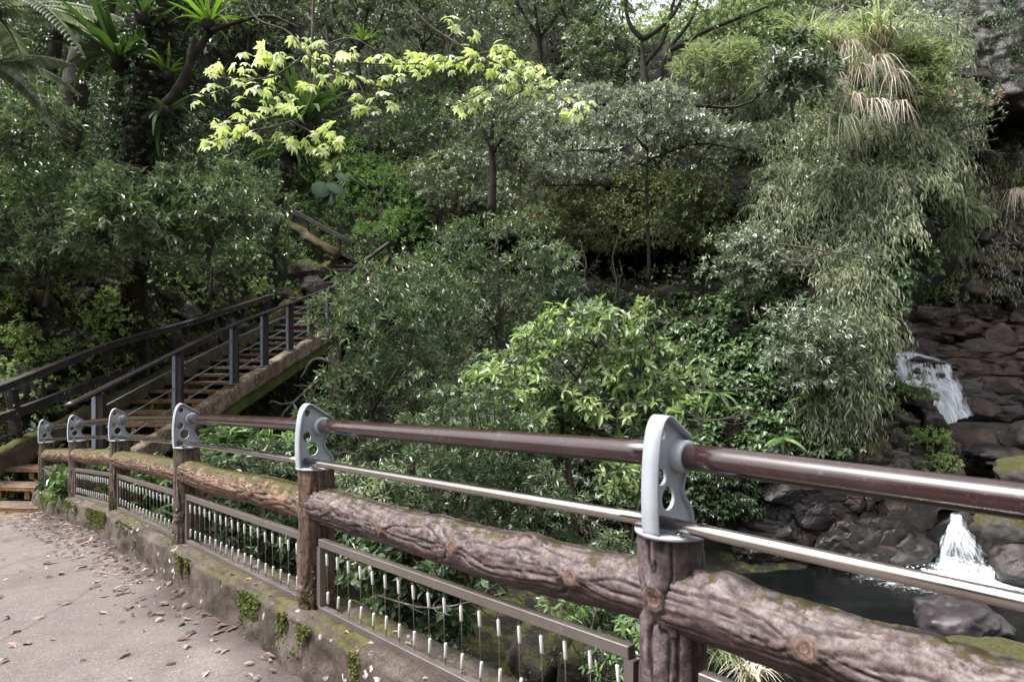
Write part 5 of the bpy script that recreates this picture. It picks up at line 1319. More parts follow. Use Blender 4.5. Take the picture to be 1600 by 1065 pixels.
plant('shrub', 'low broad leaved plants filling the gap under the stair bridge', 'shrub', 7.6,
      [[(380, 850), (385, 780), (390, 730), (380, 690)]],
      [(335, 690), (400, 670), (470, 690), (480, 760), (400, 770), (330, 740)], 34, 20, dict(mat=[('fern', .6), ('dark', .4)], L=.13, W=.055, k=6, tm=T_OV, tl=.6, droop=.3), tr=.015, ysp=.4, twigs=14, limb=.006)
plant('shrub', 'leafy shrub seen through the two farthest small wire panels', 'shrub', 8.6,
      [[(140, 860), (150, 800), (160, 760)]], [(90, 740), (200, 720), (260, 740), (280, 820), (200, 830), (110, 790)], 40, 18, dict(mat=[('fern', .5), ('dark', .5)], L=.13, W=.05, k=6, tm=T_OV, tl=.6), tr=.02, ysp=.5, twigs=16, limb=.006)

# shrubs of the left bank
lb = [('wide shrub with tiny white flowers above the left rock face', 11.8, [(-40, 300), (60, 270), (140, 300), (150, 380), (60, 430), (-40, 430)], 60),
      ('shrub at the left edge just below the tree fern', 12.6, [(-60, 160), (60, 150), (130, 200), (120, 280), (20, 300), (-60, 290)], 50),
      ('shrub with white blossoms in front of the ivy clad trunk\'s foot', 9.9, [(120, 300), (190, 280), (260, 290), (265, 370), (200, 410), (120, 380)], 50),
      ('rounded shrub right of the ivy clad trunk', 10.6, [(240, 290), (320, 270), (390, 300), (410, 350), (340, 390), (250, 380)], 46),
      ('pale leaved shrub beside the leaning tree\'s foot', 14.5, [(340, 270), (400, 260), (425, 300), (430, 370), (400, 400), (340, 360)], 34),
      ('low shrub curtain along the top of the left rock face', 11.5, [(-60, 370), (60, 350), (190, 370), (190, 420), (100, 445), (-60, 440)], 46),
      ('shrub with reddish twigs left of the leaning tree foot above the old railing', 13.6, [(250, 360), (330, 350), (400, 370), (400, 420), (320, 430), (250, 420)], 38)]
for lbl, Y, poly, nb in lb:
    c = np.mean(poly, 0)
    plant('shrub', lbl, 'shrub', Y, [[(c[0], c[1]+80), (c[0]+6, c[1]+40), (c[0]-4, c[1]-30)]], poly, nb, 24, dict(mat=[('mid', .55), ('shrub', .45)], L=.105, W=.038, k=7, tl=.45, droop=.3), tr=.04, ysp=.7, twigs=20, flowers=14 if 'white' in lbl or 'tree fern' in lbl else 0, fl_size=.035)
plant('shrub', 'blue green shrub dotted with white flowers low on the bluff', 'shrub', 17.6, [[(1285, 660), (1280, 600), (1285, 540)]],
      [(1195, 500), (1290, 480), (1340, 520), (1340, 590), (1290, 620), (1210, 590)], 44, 24, dict(mat=[('shrub', .5), ('pale', .5)], L=.14, W=.042, k=7, tl=.5), tr=.05, ysp=.5, twigs=18, flowers=90, fl_size=.06)
plant('shrub', 'white topped shrub on the cliff to the right of the dark cave', 'shrub', 19.6, [[(1170, 500), (1165, 450), (1160, 400)]],
      [(1110, 380), (1180, 360), (1220, 400), (1210, 450), (1130, 450), (1090, 430)], 34, 22, dict(mat=[('pale', .6), ('shrub', .4)], L=.13, W=.045, k=7, tl=.5), tr=.05, ysp=.5, twigs=18, flowers=50, fl_size=.07)
plant('shrub', 'fern topped bright green shrub behind the forked tree', 'shrub', 23.0, [[(1140, 150), (1140, 120), (1145, 95)]],
      [(1060, 100), (1110, 75), (1170, 80), (1200, 110), (1130, 125), (1070, 125)], 26, 20, dict(mat='grass', L=.24, W=.04, k=8, tl=.5, droop=.2), tr=.05, ysp=.5, twigs=16)
plant('shrub', 'dark glossy leaved shrub left of the silver grass', 'shrub', 19.0, [[(1240, 190), (1235, 150), (1230, 110)]],
      [(1180, 70), (1240, 55), (1290, 80), (1290, 140), (1230, 160), (1190, 130)], 34, 22, dict(mat=[('dark', .5), ('pale', .5)], L=.19, W=.07, k=7, tm=T_OV, tl=.4), tr=.05, ysp=.5, twigs=14)
plant('shrub', 'yellow green fern bush on the bluff edge beneath the overhanging rock', 'shrub', 19.6, [[(1445, 150), (1440, 120), (1440, 95)]],
      [(1410, 80), (1455, 75), (1475, 110), (1470, 150), (1430, 160)], 26, 18, dict(mat='grass', L=.20, W=.03, k=9, tl=.5, droop=.3), tr=.04, ysp=.4, twigs=16)

# red leaved shrub reaching out from the bluff
def reds(T, base, dd, Rr, rng):
    q = base[:, 2].argsort()[::-1][:160]; q = rng.permutation(q)[:26]; mb = MB()
    whorls(mb, base[q]+dd[q]*.12, dd[q]+np.array([.4, 0, .2]), 0*Rr[q]+.06, 6, .12, .045, T_SM, rng); o = part('red_leaves', mb, LM['red'], T, smooth=False); o['kind'] = 'stuff'
plant('shrub', 'sprawling shrub with red leaf tips reaching out under the overhang', 'shrub', 20.6,
      [[(1410, 215), (1450, 190), (1500, 165), (1540, 150)], [(1430, 225), (1490, 205), (1545, 190), (1572, 183)], [(1440, 200), (1470, 165), (1480, 145)], [(1450, 232), (1510, 222), (1560, 218)]],
      [(1430, 190), (1470, 150), (1545, 150), (1550, 190), (1490, 205), (1430, 210)], 26, 15, dict(mat=[('shrub', .5), ('pale', .5)], L=.11, W=.05, k=6, tl=.5), tr=.045, ysp=.4, twigs=11, extra=reds)

# layered pale tree on the middle of the cliff
plant('tree', 'tree with flat tiers of silvery pale leaves in the middle of the cliff', 'tree', 21.5,
      [[(1014, 440), (1013, 370), (1010, 300), (1012, 235), (1005, 200)], [(1012, 260), (930, 235), (860, 240)], [(1012, 250), (1090, 225), (1160, 235)], [(1013, 300), (940, 290), (850, 290)], [(1012, 235), (960, 180), (900, 165)]],
      [(800, 160), (960, 130), (1080, 150)], 0, 0, dict(mat=[('silverleaf', .75), ('pale', .25)], L=.135, W=.055, k=8, tl=.3, flat=1.6, droop=.15), tr=.065, ysp=.8, twigs=85, squash=.28, low=-.25, bark='bark_dark',
      blobs=[(850, 180, 34), (890, 165, 32), (930, 150, 30), (975, 160, 34), (1020, 150, 32), (1060, 160, 30), (840, 215, 34), (890, 205, 34), (945, 195, 36), (1000, 205, 40), (1050, 215, 38), (1100, 210, 38), (1150, 215, 32), (1080, 190, 30),
             (1010, 222, 42), (1060, 226, 36), (860, 250, 36), (900, 265, 40), (950, 262, 36), (880, 285, 34), (845, 275, 30), (920, 285, 30), (1110, 225, 34), (1160, 240, 24), (1100, 252, 24), (1010, 178, 30)], limb=.03)
plant('tree', 'small dark trunked tree standing left of the silvery tiers', 'tree', 20.0,
      [[(768, 330), (770, 270), (768, 220), (772, 175)], [(769, 240), (795, 200), (830, 170)], [(769, 230), (740, 180)]],
      [(690, 160), (760, 140), (850, 150), (860, 200), (820, 230), (780, 240), (720, 215)], 40, 22, dict(mat=[('pale', .45), ('mid', .55)], L=.11, W=.045, k=6, tl=.35, flat=1.2), tr=.13, ysp=.8, twigs=16, bark='bark_dark', limb=.02, squash=.5)
plant('tree', 'thin tree with sparse olive leaves below the silvery tiers', 'tree', 20.8, [[(818, 420), (815, 330), (812, 260)], [(815, 330), (840, 290)]],
      [(790, 250), (850, 240), (870, 290), (830, 330), (790, 310)], 22, 20, dict(mat=[('olive', .5), ('pale', .5)], L=.11, W=.045, k=6, tl=.35), tr=.05, twigs=12, limb=.012)

# forked bare-limbed tree and the woods along the top
plant('tree', 'forked dark tree with spreading thin limbs against the bright sky gap', 'tree', 25.0,
      [[(1010, 142), (1006, 110), (1004, 85), (1002, 55)], [(1002, 60), (985, 40), (978, 10), (980, -40)], [(1003, 62), (1030, 45), (1060, 10), (1080, -50)], [(1008, 100), (1035, 65), (1045, 30), (1062, -30)], [(1030, 138), (1034, 105), (1050, 70), (1080, 30), (1100, -40)], [(1045, 80), (1100, 50), (1150, 30), (1200, 10)]],
      [(940, -40), (1120, -50), (1180, 20), (1100, 40), (1040, 30), (960, 40)], 46, 22, dict(mat=[('ivy', .6), ('bright', .4)], L=.16, W=.07, k=6, tl=.4), tr=.17, ysp=1.2, twigs=10, bark='bark_dark', limb=.02)
tw = [('slender grey tree left of centre at the top edge', 30, [(385, 120), (390, 60), (392, 0), (390, -80)], [(340, -80), (440, -80), (450, 20), (400, 50), (345, 30)], .12, 'bark_dark'),
      ('thin pale tree trunk standing behind the bright leaves', 29, [(522, 150), (515, 90), (510, 40), (505, -60)], [(480, -80), (580, -80), (570, 10), (520, 40), (480, 20)], .11, 'bark_pale'),
      ('thin mossy tree right of the pale trunk at the top', 29.5, [(563, 140), (560, 80), (572, 30), (590, -60)], [(560, -60), (650, -80), (660, 30), (610, 60), (560, 40)], .10, 'bark_dark'),
      ('dark tree with many small leaves above the tall bracket\'s line', 31, [(845, 120), (842, 60), (835, 0), (830, -80)], [(760, -80), (880, -80), (900, 30), (850, 70), (780, 50)], .13, 'bark_dark'),
      ('leaning dark tree close behind the top centre', 30, [(870, 130), (905, 60), (930, 20), (960, -50)], [(870, -60), (960, -60), (960, 30), (920, 60), (880, 30)], .12, 'bark_dark'),
      ('slim dark tree in the shade right of the ivy clad trunk', 26, [(330, 150), (322, 90), (312, 30), (300, -60)], [(270, -60), (360, -70), (370, 40), (320, 80), (280, 50)], .12, 'bark_dark'),
      ('small leafy tree between the two thin trunks', 32, [(660, 130), (662, 70), (668, 20)], [(610, -20), (720, -40), (740, 60), (690, 90), (620, 70)], .10, 'bark_dark'),
      ('bushy tree below the top edge left of the forked tree', 28, [(930, 150), (928, 100), (932, 60)], [(880, 60), (940, 40), (985, 70), (980, 120), (910, 130)], .10, 'bark_dark')]
for lbl, Y, t, poly, r, bk in tw:
    plant('tree', lbl, 'tree', Y, [t, [t[1], (t[1][0]+28, t[1][1]-35), (t[1][0]+45, t[1][1]-75)], [t[1], (t[1][0]-25, t[1][1]-40), (t[1][0]-40, t[1][1]-70)]], poly, 46, 24,
          dict(mat=[('mid', .5), ('dark', .2), ('pale', .3)], L=.17, W=.075, k=6, tl=.35), tr=r, ysp=1.5, twigs=13, bark=bk, group='trees along the top of the slope', limb=.025)

# ivy-clad tree on the left
IV = thing('tree', 'big trunk wrapped in dark ivy leaves at the upper left', 'tree', U(205, 500, 12.6))
cv = spline([U(204, 540, 14.4), U(207, 440, 13.7), U(212, 330, 12.5), U(222, 220, 11.5), U(236, 110, 11.1), U(256, 0, 11.2), U(280, -150, 11.3)], 10)
v, f = tube(cv, np.linspace(.26, .25, len(cv)), 20); v = v+.07*np.stack([fbm(v*[7, 7, 2.], 4, 5), fbm(v*[7, 7, 2.]+5, 4, 6), 0*v[:, 0]], -1); part('trunk', MB().add(v, f), M['bark_brown'], IV)
q = .22+.78*rng.random(1700); idx = (q*(len(cv)-1)).astype(int); az = rng.uniform(0, 6.28, 1700)
dd = np.stack([np.cos(az), np.sin(az), -.3+0*az], -1); base = cv[idx]+dd*(np.linspace(.34, .27, len(cv))[idx]*rng.uniform(.95, 1.45, 1700))[:, None]+np.array([0, 0, 1.0])*rng.uniform(-.15, .15, 1700)[:, None]
mb = MB(); whorls(mb, base, dd, 0*q+.12, 5, .085, .05, T_OV, rng, droop=.7); o = part('ivy_leaves', mb, LM['ivydark'], IV, smooth=False); o['kind'] = 'stuff'
bb = MB()
for i, L_ in enumerate([[(236, 150), (285, 130), (300, 90), (330, 50), (345, 40)], [(330, 48), (370, 35), (420, 25), (470, 45)], [(228, 190), (270, 150), (292, 110), (300, 60)]]):
    c = spline([U(a, b, 11.0-.15*i) for a, b in L_], 8); v, f = tube(c, np.linspace(.10 if i != 1 else .045, .035 if i != 1 else .015, len(c)), 9); v = v+.015*np.stack([fbm(v*8, 2, 5)]*3, -1); bb.add(v, f)
part('limbs', bb, M['bark_dark'], IV)
# dark leaning trunk behind
for lbl, pts, Y, r in (('broad dark tree trunk leaning right at the top left', [(100, 230), (118, 130), (140, 60), (165, 0), (190, -80)], 15.0, .30),
                       ('slim black trunk left of the broad leaning one', [(62, 200), (75, 120), (88, 50), (95, -60)], 15.8, .16)):
    T = thing('tree', lbl, 'tree', U(pts[0][0], pts[0][1], Y)); c = spline([U(a, b, Y) for a, b in pts], 8); v, f = tube(c, np.linspace(r, r*.7, len(c)), 16)
    v = v+.05*np.stack([fbm(v*3, 3, 15), fbm(v*3+5, 3, 16), 0*v[:, 0]], -1); part('trunk', MB().add(v, f), M['bark_dark'], T)
    C = c[rng.integers(0, len(c), 26)]+rng.normal(0, .5, (26, 3))+[0, .3, .3]; b_, d_, r_ = clump_twigs(rng, C, .45, 16); mb = MB(); whorls(mb, b_, d_, r_*.4, 6, .13, .06, T_OV, rng); o = part('foliage', mb, LM['dark'], T, smooth=False); o['kind'] = 'stuff'
# leaning tree beside the upper flight
LT = thing('tree', 'dark leaning tree beside the upper flight carrying a large nest fern', 'tree', U(405, 450, 21.0))
c = spline([U(402, 470, 21.0), U(415, 400, 21.0), U(425, 330, 20.9), U(445, 270, 20.8), U(462, 225, 20.7), U(480, 170, 20.6), U(500, 120, 20.5)], 8)
v, f = tube(c, np.linspace(.36, .16, len(c)), 16); v = v+.05*np.stack([fbm(v*3, 3, 25), fbm(v*3+5, 3, 26), 0*v[:, 0]], -1); part('trunk', MB().add(v, f), M['bark_dark'], LT)
q = rng.random(700); idx = (q*(len(c)-1)).astype(int); az = rng.uniform(0, 6.28, 700); dd = np.stack([np.cos(az), np.sin(az), -.3+0*az], -1)
mb = MB(); whorls(mb, c[idx]+dd*rng.uniform(.25, .5, 700)[:, None], dd, 0*q+.1, 5, .12, .06, T_OV, rng, droop=.6); o = part('ivy_leaves', mb, LM['dark'], LT, smooth=False); o['kind'] = 'stuff'

# ------------------------------------------------------------------ nest ferns, tree fern, grasses
def strap(L, W, arch, mat, n=9):
    t = np.linspace(0, 1, n); w = W*np.sin(np.pi*np.clip(t*.93+.05, 0, 1))**.55*(1-.3*t)
    x = L*(t-.12*t*t*arch); z = L*(.55*t-.62*arch*t*t)
    v = np.concatenate([np.c_[x, w, z+.18*w], np.c_[x, 0*w, z], np.c_[x, -w, z+.18*w]]); i = np.arange(n-1)
    f = np.concatenate([np.stack([i, i+1, n+i+1, n+i], -1), np.stack([n+i, n+i+1, 2*n+i+1, 2*n+i], -1)])
    return MB().add(v, f).mesh('frond', mat)
STR = {k: [strap(1.0, .048, a, LM[k]) for a in (.35, .6, .9, 1.2)] for k in ('frond', 'frond_b')}
def nest_fern(label, c, n, L, kind, seed, lo=.0, name='nest_fern', group=None):
    rg = random.Random(seed); T = thing(name, label, 'fern', c, group)
    v, f = rock(c, (.10*L+.05, .10*L+.05, .12*L+.05), seed, sub=2, facet=.3); part('root_ball', MB().add(v, f), M['bark_dark'], T)
    for i in range(n):
        a = 2.4*i+rg.uniform(-.3, .3); s = L*rg.uniform(.7, 1.1); tilt = rg.uniform(-.65, .25)-lo
        o = link('frond', STR[kind][rg.randrange(4)], T); o.rotation_euler = (rg.uniform(-.25, .25), -tilt-.3 if False else rg.uniform(-.85, .15)+lo, a); o.scale = (s, s*rg.uniform(.8, 1.2), s)
    return T
nest_fern('huge dark nest fern spreading left of the ivy clad trunk', U(185, 95, 10.8), 46, 1.2, 'frond', 1, .2)
nest_fern('nest fern with brownish fronds high on the ivy clad trunk', U(222, 28, 10.6), 24, .78, 'frond', 2)
nest_fern('bright green nest fern lit from behind on the ivy trunk\'s side limb', U(326, 38, 10.9), 30, .78, 'frond_b', 3)
nest_fern('small nest fern with dark fronds close to the ivy trunk\'s right side', U(262, 118, 10.8), 18, .55, 'frond_b', 4, .2)
nest_fern('large nest fern perched at the top of the leaning tree', U(478, 200, 20.2), 50, 2.1, 'frond', 5)
nest_fern('dark nest fern hanging low on the leaning tree', U(452, 235, 20.4), 20, 1.5, 'frond', 6, .5)
nest_fern('tiny nest fern among thin trunks near the top', U(567, 66, 27.5), 18, 1.0, 'frond_b', 7)
nest_fern('green strap leaved plant behind the near wire panel', U(585, 955, 4.9), 20, .26, 'frond_b', 8)
nest_fern('strap leaved plant dangling on the left bank below the ivy trunk', U(258, 175, 10.7), 18, .8, 'frond', 9, .6)

def pinnate(L, mat, n=34, W=.16, pw=.018, arch=1.0, drp=.35):
    mb = MB(); t = np.linspace(0.02, 1, n); x = L*(t-.1*arch*t*t); z = L*(.45*t-.75*arch*t*t)
    P = np.c_[x, 0*x, z]; v, f = tube(P, np.linspace(.010, .003, n)*L, 4); mb.add(v, f)
    ln = W*L*np.sin(np.pi*np.clip(t*.9+.08, 0, 1))**.7; T = nrm(np.gradient(P, axis=0))
    for s in (-1, 1):
        d = np.stack([T[:, 0]*.45, np.full(n, float(s)), T[:, 2]*.45-drp], -1); leaves(mb, P, d, np.tile([0, 0, 1.0], (n, 1)), ln, np.full(n, pw*L*2), T_LONG, rng.random(n))
    return mb.mesh('frond', mat)
PIN = {k: [pinnate(1.0, LM[k], arch=a) for a in (.6, 1.0, 1.4)] for k in ('silver', 'fern')}
def fern_plant(label, c, n, L, kind, seed, cat='fern', name='fern', az=(0, 6.28), stem=None):
    rg = random.Random(seed); T = thing(name, label, cat, c)
    if stem: v, f = tube(np.array([np.array(c)+stem, c]), [.09, .07], 10); part('trunk', MB().add(v, f), M['bark_dark'], T)
    for i in range(n):
        s = L*rg.uniform(.75, 1.1); o = link('frond', PIN[kind][rg.randrange(3)], T)
        o.rotation_euler = (rg.uniform(-.2, .2), rg.uniform(-.25, .3), az[0]+(az[1]-az[0])*(i+rg.random()*.8)/n); o.scale = (s, s, s)
    return T
fern_plant('tree fern with silvery drooping fronds in the top left corner', U(-15, 20, 10.2), 16, 1.9, 'silver', 1, name='tree_fern', stem=[-.3, .4, -2.6])
fern_plant('grey green tree fern lower at the left edge', U(-25, 105, 10.4), 14, 1.3, 'silver', 2, name='tree_fern', stem=[-.2, .3, -1.6])
for i, (px, py, L, lbl) in enumerate([(845, 405, .9, 'fern arching at the left end of the dark cave'), (1270, 630, .9, 'fern hanging low on the bluff above the handrail'), (1110, 620, .8, 'fern near the bare pale twigs'), (470, 300, 1.0, 'fern beside the upper flight near the big leaves'), (1330, 625, .8, 'fern under the bamboo fringe'), (560, 290, 1.0, 'fern on the dark slope right of the big leaves'),
                                      (1215, 690, .8, 'fern drooping right above the maroon handrail'), (690, 250, .9, 'fern on the brown earth patch')]):
    c = hill(np.array([px]), np.array([py]))[0]+[0, -.5, .1]; fern_plant(lbl, c, 9, L, 'fern', 20+i)
for i, (px, py, Y, L, lbl) in enumerate([(350, 700, 7.9, .55, 'fern in the gap below the stair bridge'), (430, 735, 6.6, .5, 'fern above the rusty log rail'), (62, 768, 8.85, .16, 'little fern growing between the bottom step and the last fence post'), (175, 790, 7.4, .4, 'fern seen through the small wire panel'), (240, 800, 6.6, .4, 'fern behind the wires of the fourth panel')]):
    fern_plant(lbl, U(px, py, Y), 10, L*.7, 'fern', 40+i)

def blades(mb, c, n, L, W, rg, up=1.0, drop=1.0, spread=.35, az=None, seg=7):
    for i in range(n):
        a = rg.uniform(0, 6.28) if az is None else rg.gauss(*az); l = L*rg.uniform(.6, 1.15); t = np.linspace(0, 1, seg)
        h = np.array([math.cos(a), math.sin(a), 0]); lean = spread*rg.uniform(.5, 1.5)
        P = np.array(c)+np.array([rg.gauss(0, .10*L), rg.gauss(0, .06*L), 0])+h*(l*(lean*t+.35*t*t))[:, None]+np.array([0, 0, 1.0])*(l*(up*t-drop*rg.uniform(.6, 1.2)*t**2.4))[:, None]
        s = np.array([-h[1], h[0], 0])*.8+np.array([0, 0, .3]); w = W*np.interp(t, [0, .3, 1], [.7, 1, .05])
        v = np.concatenate([P+s*w[:, None], P-s*w[:, None]]); k = np.arange(seg-1)
        mb.add(v, np.stack([k, k+1, seg+k+1, seg+k], -1), rg.random())
def grass(label, specs, name='silver_grass', cat='grass'):
    rg = random.Random(len(label)); T = thing(name, label, cat, specs[0][0])
    for c, n, L, W, mat, kw in specs:
        mb = MB(); blades(mb, c, n, L, W, rg, **kw); o = part('blades', mb, LM[mat], T); o['kind'] = 'stuff'
B_ = lambda px, py, Y=19.6: U(px, py, Y)
grass('tall green silver grass standing on top of the bluff', [(B_(1375, 75), 150, 2.0, .030, 'grass', dict(drop=.75)), (B_(1375, 85), 60, 1.8, .024, 'straw', dict(drop=1.0))])
grass('pale green silver grass left of the tallest clump', [(B_(1300, 85), 130, 1.7, .028, 'grass', dict(drop=.8)), (B_(1300, 90), 60, 1.4, .02, 'straw', dict(drop=1.2))])
grass('low green grass at the left end of the bluff top', [(B_(1262, 70, 21), 110, 1.5, .026, 'grass', dict(drop=.8))])
grass('pinkish dry silver grass hanging in front of the green clump', [(B_(1322, 72, 19.3), 36, 1.10, .024, 'straw', dict(up=0.55, drop=1.5, spread=0.35, az=(-1.90, 1.1))), (B_(1345, 105, 19.2), 34, 1.00, .024, 'straw', dict(up=0.40, drop=1.5, spread=0.30, az=(-1.40, 1.1))), (B_(1372, 95, 19.3), 36, 1.20, .024, 'straw', dict(up=0.50, drop=1.5, spread=0.35, az=(-1.60, 1.1))), (B_(1398, 118, 19.1), 34, 1.00, .024, 'straw', dict(up=0.45, drop=1.5, spread=0.30, az=(-1.20, 1.1))), (B_(1335, 150, 19.0), 34, 0.90, .024, 'straw', dict(up=0.35, drop=1.5, spread=0.30, az=(-1.70, 1.1))), (B_(1368, 158, 19.0), 34, 1.00, .024, 'straw', dict(up=0.35, drop=1.5, spread=0.30, az=(-1.50, 1.1))), (B_(1405, 160, 19.0), 30, 0.90, .024, 'straw', dict(up=0.35, drop=1.5, spread=0.25, az=(-1.50, 1.1))), (B_(1300, 118, 19.2), 26, 0.90, .024, 'straw', dict(up=0.45, drop=1.5, spread=0.30, az=(-2.00, 1.1)))])
grass('green grass clump on the shoulder beside the grey rock', [(B_(1430, 90, 20), 90, 1.2, .022, 'grass', {}), (B_(1440, 120, 20), 60, 1.0, .02, 'grass', dict(drop=1.2))])
grass('grey fountain shaped grass tuft below the dry grass', [(B_(1312, 190, 18.9), 90, 1.1, .020, 'bamboo', dict(up=.6, drop=1.5, spread=.35))])
grass('pale fountain grass right at the foot of the dry grass', [(B_(1350, 180, 19.0), 60, .9, .018, 'bamboo', dict(up=.6, drop=1.5))])
grass('bright green grass tuft hanging above the handrail on the right', [(B_(1345, 688, 18.2), 130, .85, .014, 'grass', dict(up=.4, drop=1.5, az=(-1.57, 1.0)))])
grass('straw coloured grass tuft on the cliff right of the fall', [(U(1590, 300, 26.0), 120, 1.3, .022, 'straw', dict(up=.5, drop=1.4, az=(-1.57, 1.0))), (U(1600, 285, 26.0), 30, 1.1, .03, 'grass', {})])
grass('thin grass on the near bank under the right log', [(U(1140, 1040, 3.6), 90, .32, .005, 'grass', {}), (U(1175, 1065, 3.4), 60, .3, .005, 'straw', {})])

# large taro leaves
tv = []; n = 20; a = np.linspace(0, 2*np.pi, n, endpoint=False); r = 1+.25*np.cos(a)-.35*np.exp(-((a-np.pi)/.35)**2)
tvv = np.c_[r*np.cos(a)*.5+.3, r*np.sin(a)*.42, -.12*(np.cos(a)+.2)**2-.1*np.abs(np.sin(a))]; tvv = np.concatenate([tvv, [[.05, 0, .02]]]); i = np.arange(n)
TARO = MB().add(tvv, np.stack([np.full(n, n), i, (i+1) % n], -1)).mesh('leaf', LM['taro'])
TP = thing('taro_plant', 'cluster of very large blue green leaves beside the leaning tree', 'plant', U(495, 300, 23.6))
for (px, py, s, az, tl) in ((480, 280, .95, 2.6, .5), (497, 283, .95, -.8, .9), (515, 285, .95, -.3, .5), (512, 300, .7, -1.2, 1.0), (548, 275, .8, .6, .3), (470, 272, .8, 3.0, .4), (530, 270, .7, -.5, .6)):
    o = link('leaf', TARO, TP); o.location = Vector(U(px, py, 23.0)-np.array(ORIG[TP.name])); o.rotation_euler = (rad(25), tl, az); o.scale = (s*.75, s*.75, s*.75)
    cc = np.array([ORIG[TP.name], U(px, py, 23.0)]); v, f = tube(cc, [.02, .012], 5); part('stalk', MB().add(v, f), LM['fern'], TP)

# ------------------------------------------------------------------ bright maple sprays
Z1 = [(230, 270), (310, 270), (390, 190), (440, 240), (510, 150), (600, 180), (540, 260), (430, 310), (400, 350), (520, 370), (640, 390), (700, 380), (250, 420), (300, 400), (120, 490), (490, 520), (590, 530), (650, 540), (740, 530), (800, 540), (860, 550),
      (920, 560), (960, 520), (740, 470), (870, 480), (530, 600), (590, 610), (290, 650), (320, 670), (410, 670), (350, 730), (370, 765), (280, 795), (190, 840), (230, 830), (560, 690), (520, 750), (570, 750), (790, 770), (860, 790), (890, 740), (960, 820), (1030, 840),
      (1100, 870), (1170, 910), (1150, 870), (1200, 1000), (1070, 690), (1160, 690), (1060, 740), (1180, 750), (1250, 760), (1310, 790), (1250, 810), (1220, 830), (740, 130), (800, 140), (690, 130), (850, 150), (770, 225), (760, 300), (980, 40), (1050, 20), (950, 70), (1090, 30),
      (1000, 170), (1060, 150), (1150, 130), (1230, 120), (1310, 120), (1380, 140), (1340, 60), (1140, 290), (1220, 310), (1290, 320), (1030, 370), (980, 390), (1390, 310), (1290, 260), (1400, 510)]
Z2 = [(60, 340), (130, 350), (220, 320), (280, 320), (150, 400), (20, 370), (100, 310), (330, 380), (430, 330), (500, 260), (540, 330), (540, 400), (440, 390), (700, 230), (780, 220), (840, 230), (660, 320), (730, 340), (800, 300), (850, 320), (730, 390), (830, 390),
      (940, 370), (1000, 380), (1050, 400), (970, 460), (1040, 440), (700, 450), (740, 470), (810, 480), (900, 510), (970, 530), (760, 550), (900, 580), (960, 590), (1060, 520), (1120, 530), (1180, 500), (1220, 530), (1190, 610), (1080, 600), (520, 610), (580, 600), (640, 600),
      (560, 670), (640, 690), (440, 700), (510, 720), (350, 720), (400, 760), (1340, 670), (1430, 710), (1470, 730), (1300, 740), (1350, 780), (1400, 820)]
Z3 = [(565, 85), (585, 90), (600, 88), (615, 92), (630, 90), (650, 95), (670, 98), (690, 92), (580, 120), (600, 122), (620, 125), (640, 122), (555, 145), (575, 155), (600, 150), (612, 165), (560, 170), (590, 170), (700, 30), (715, 40), (740, 50), (410, 88), (428, 90), (650, 112)]
MC = [(280+x/5.07, 60+y/5.07) for x, y in Z1]+Z3
MD = [(640+x/5.327, 30+y/5.327) for x, y in Z2]
mmesh = [MB().add(T_MAPLE[0]*np.array([s, s, s*d]), T_MAPLE[1]).mesh('leaf', LM['maple'], (0, 0, 0), False) for s, d in ((.084, 1.0), (.092, 1.5), (.076, 1.9))]
def maple(label, centers, branches, Ym, per, seed):
    rg = np.random.default_rng(seed); T = thing('maple_branch', label, 'branch', U(branches[0][0][0], branches[0][0][1], Ym)); og = np.array(ORIG[T.name])
    bl = []; bb = MB()
    for i, b in enumerate(branches):
        dy = rg.uniform(-.25, .25) if i else 0
        c = spline([U(p[0], p[1], Ym+dy*j/len(b)) for j, p in enumerate(b)], 8); v, f = tube(c, np.linspace(.016 if i == 0 else .010, .004, len(c)), 7); bb.add(v, f); bl.append(c)
    part('twigs', bb, M['bark_pale'], T); bl = np.concatenate(bl)
    order = rg.permutation(len(centers)); n = 0; tw = MB()
    for ci in order:
        c = U(centers[ci][0], centers[ci][1], Ym+rg.uniform(-.3, .3)); j = np.argmin(np.linalg.norm(bl-c, axis=1)); cc = bent(bl[j], c, rg, 5, .08); v, f = tube(cc, np.linspace(.003, .0014, 5), 4, False); tw.add(v, f)
        for q in range(per):
            if n >= 290: break
            p = c+rg.normal(0, 1, 3)*np.array([.034, .05, .018])-og; az = rg.uniform(0, 6.28) if q else rg.normal(-1.57, .7)
            o = link('leaf', mmesh[rg.integers(3)], T); o.location = Vector(p); o.rotation_euler = (rg.normal(.25, .22), rg.normal(.30, .2), az); s = rg.uniform(.75, 1.15); o.scale = (s, s, s); n += 1
    part('leaf_stalks', tw, M['twig'], T, kind='stuff')
maple('spray of bright yellow green maple leaves hanging at the upper left centre', MC,
      [[(495, -60), (490, 0), (488, 60), (484, 100), (487, 150), (470, 180), (456, 190)], [(380, -20), (400, 28), (450, 50), (480, 85), (520, 110), (560, 130), (572, 170)], [(456, 190), (420, 200), (385, 206), (330, 222)], [(456, 190), (500, 215), (530, 240)], [(470, 92), (430, 118), (390, 124), (330, 120)],
       [(484, 75), (560, 98), (640, 100), (700, 95)], [(440, 180), (400, 188), (340, 195)], [(487, 80), (545, 60), (590, 80)], [(400, 124), (350, 140), (300, 158)], [(572, 130), (600, 140), (610, 165)]], 5.6, 3, 3)
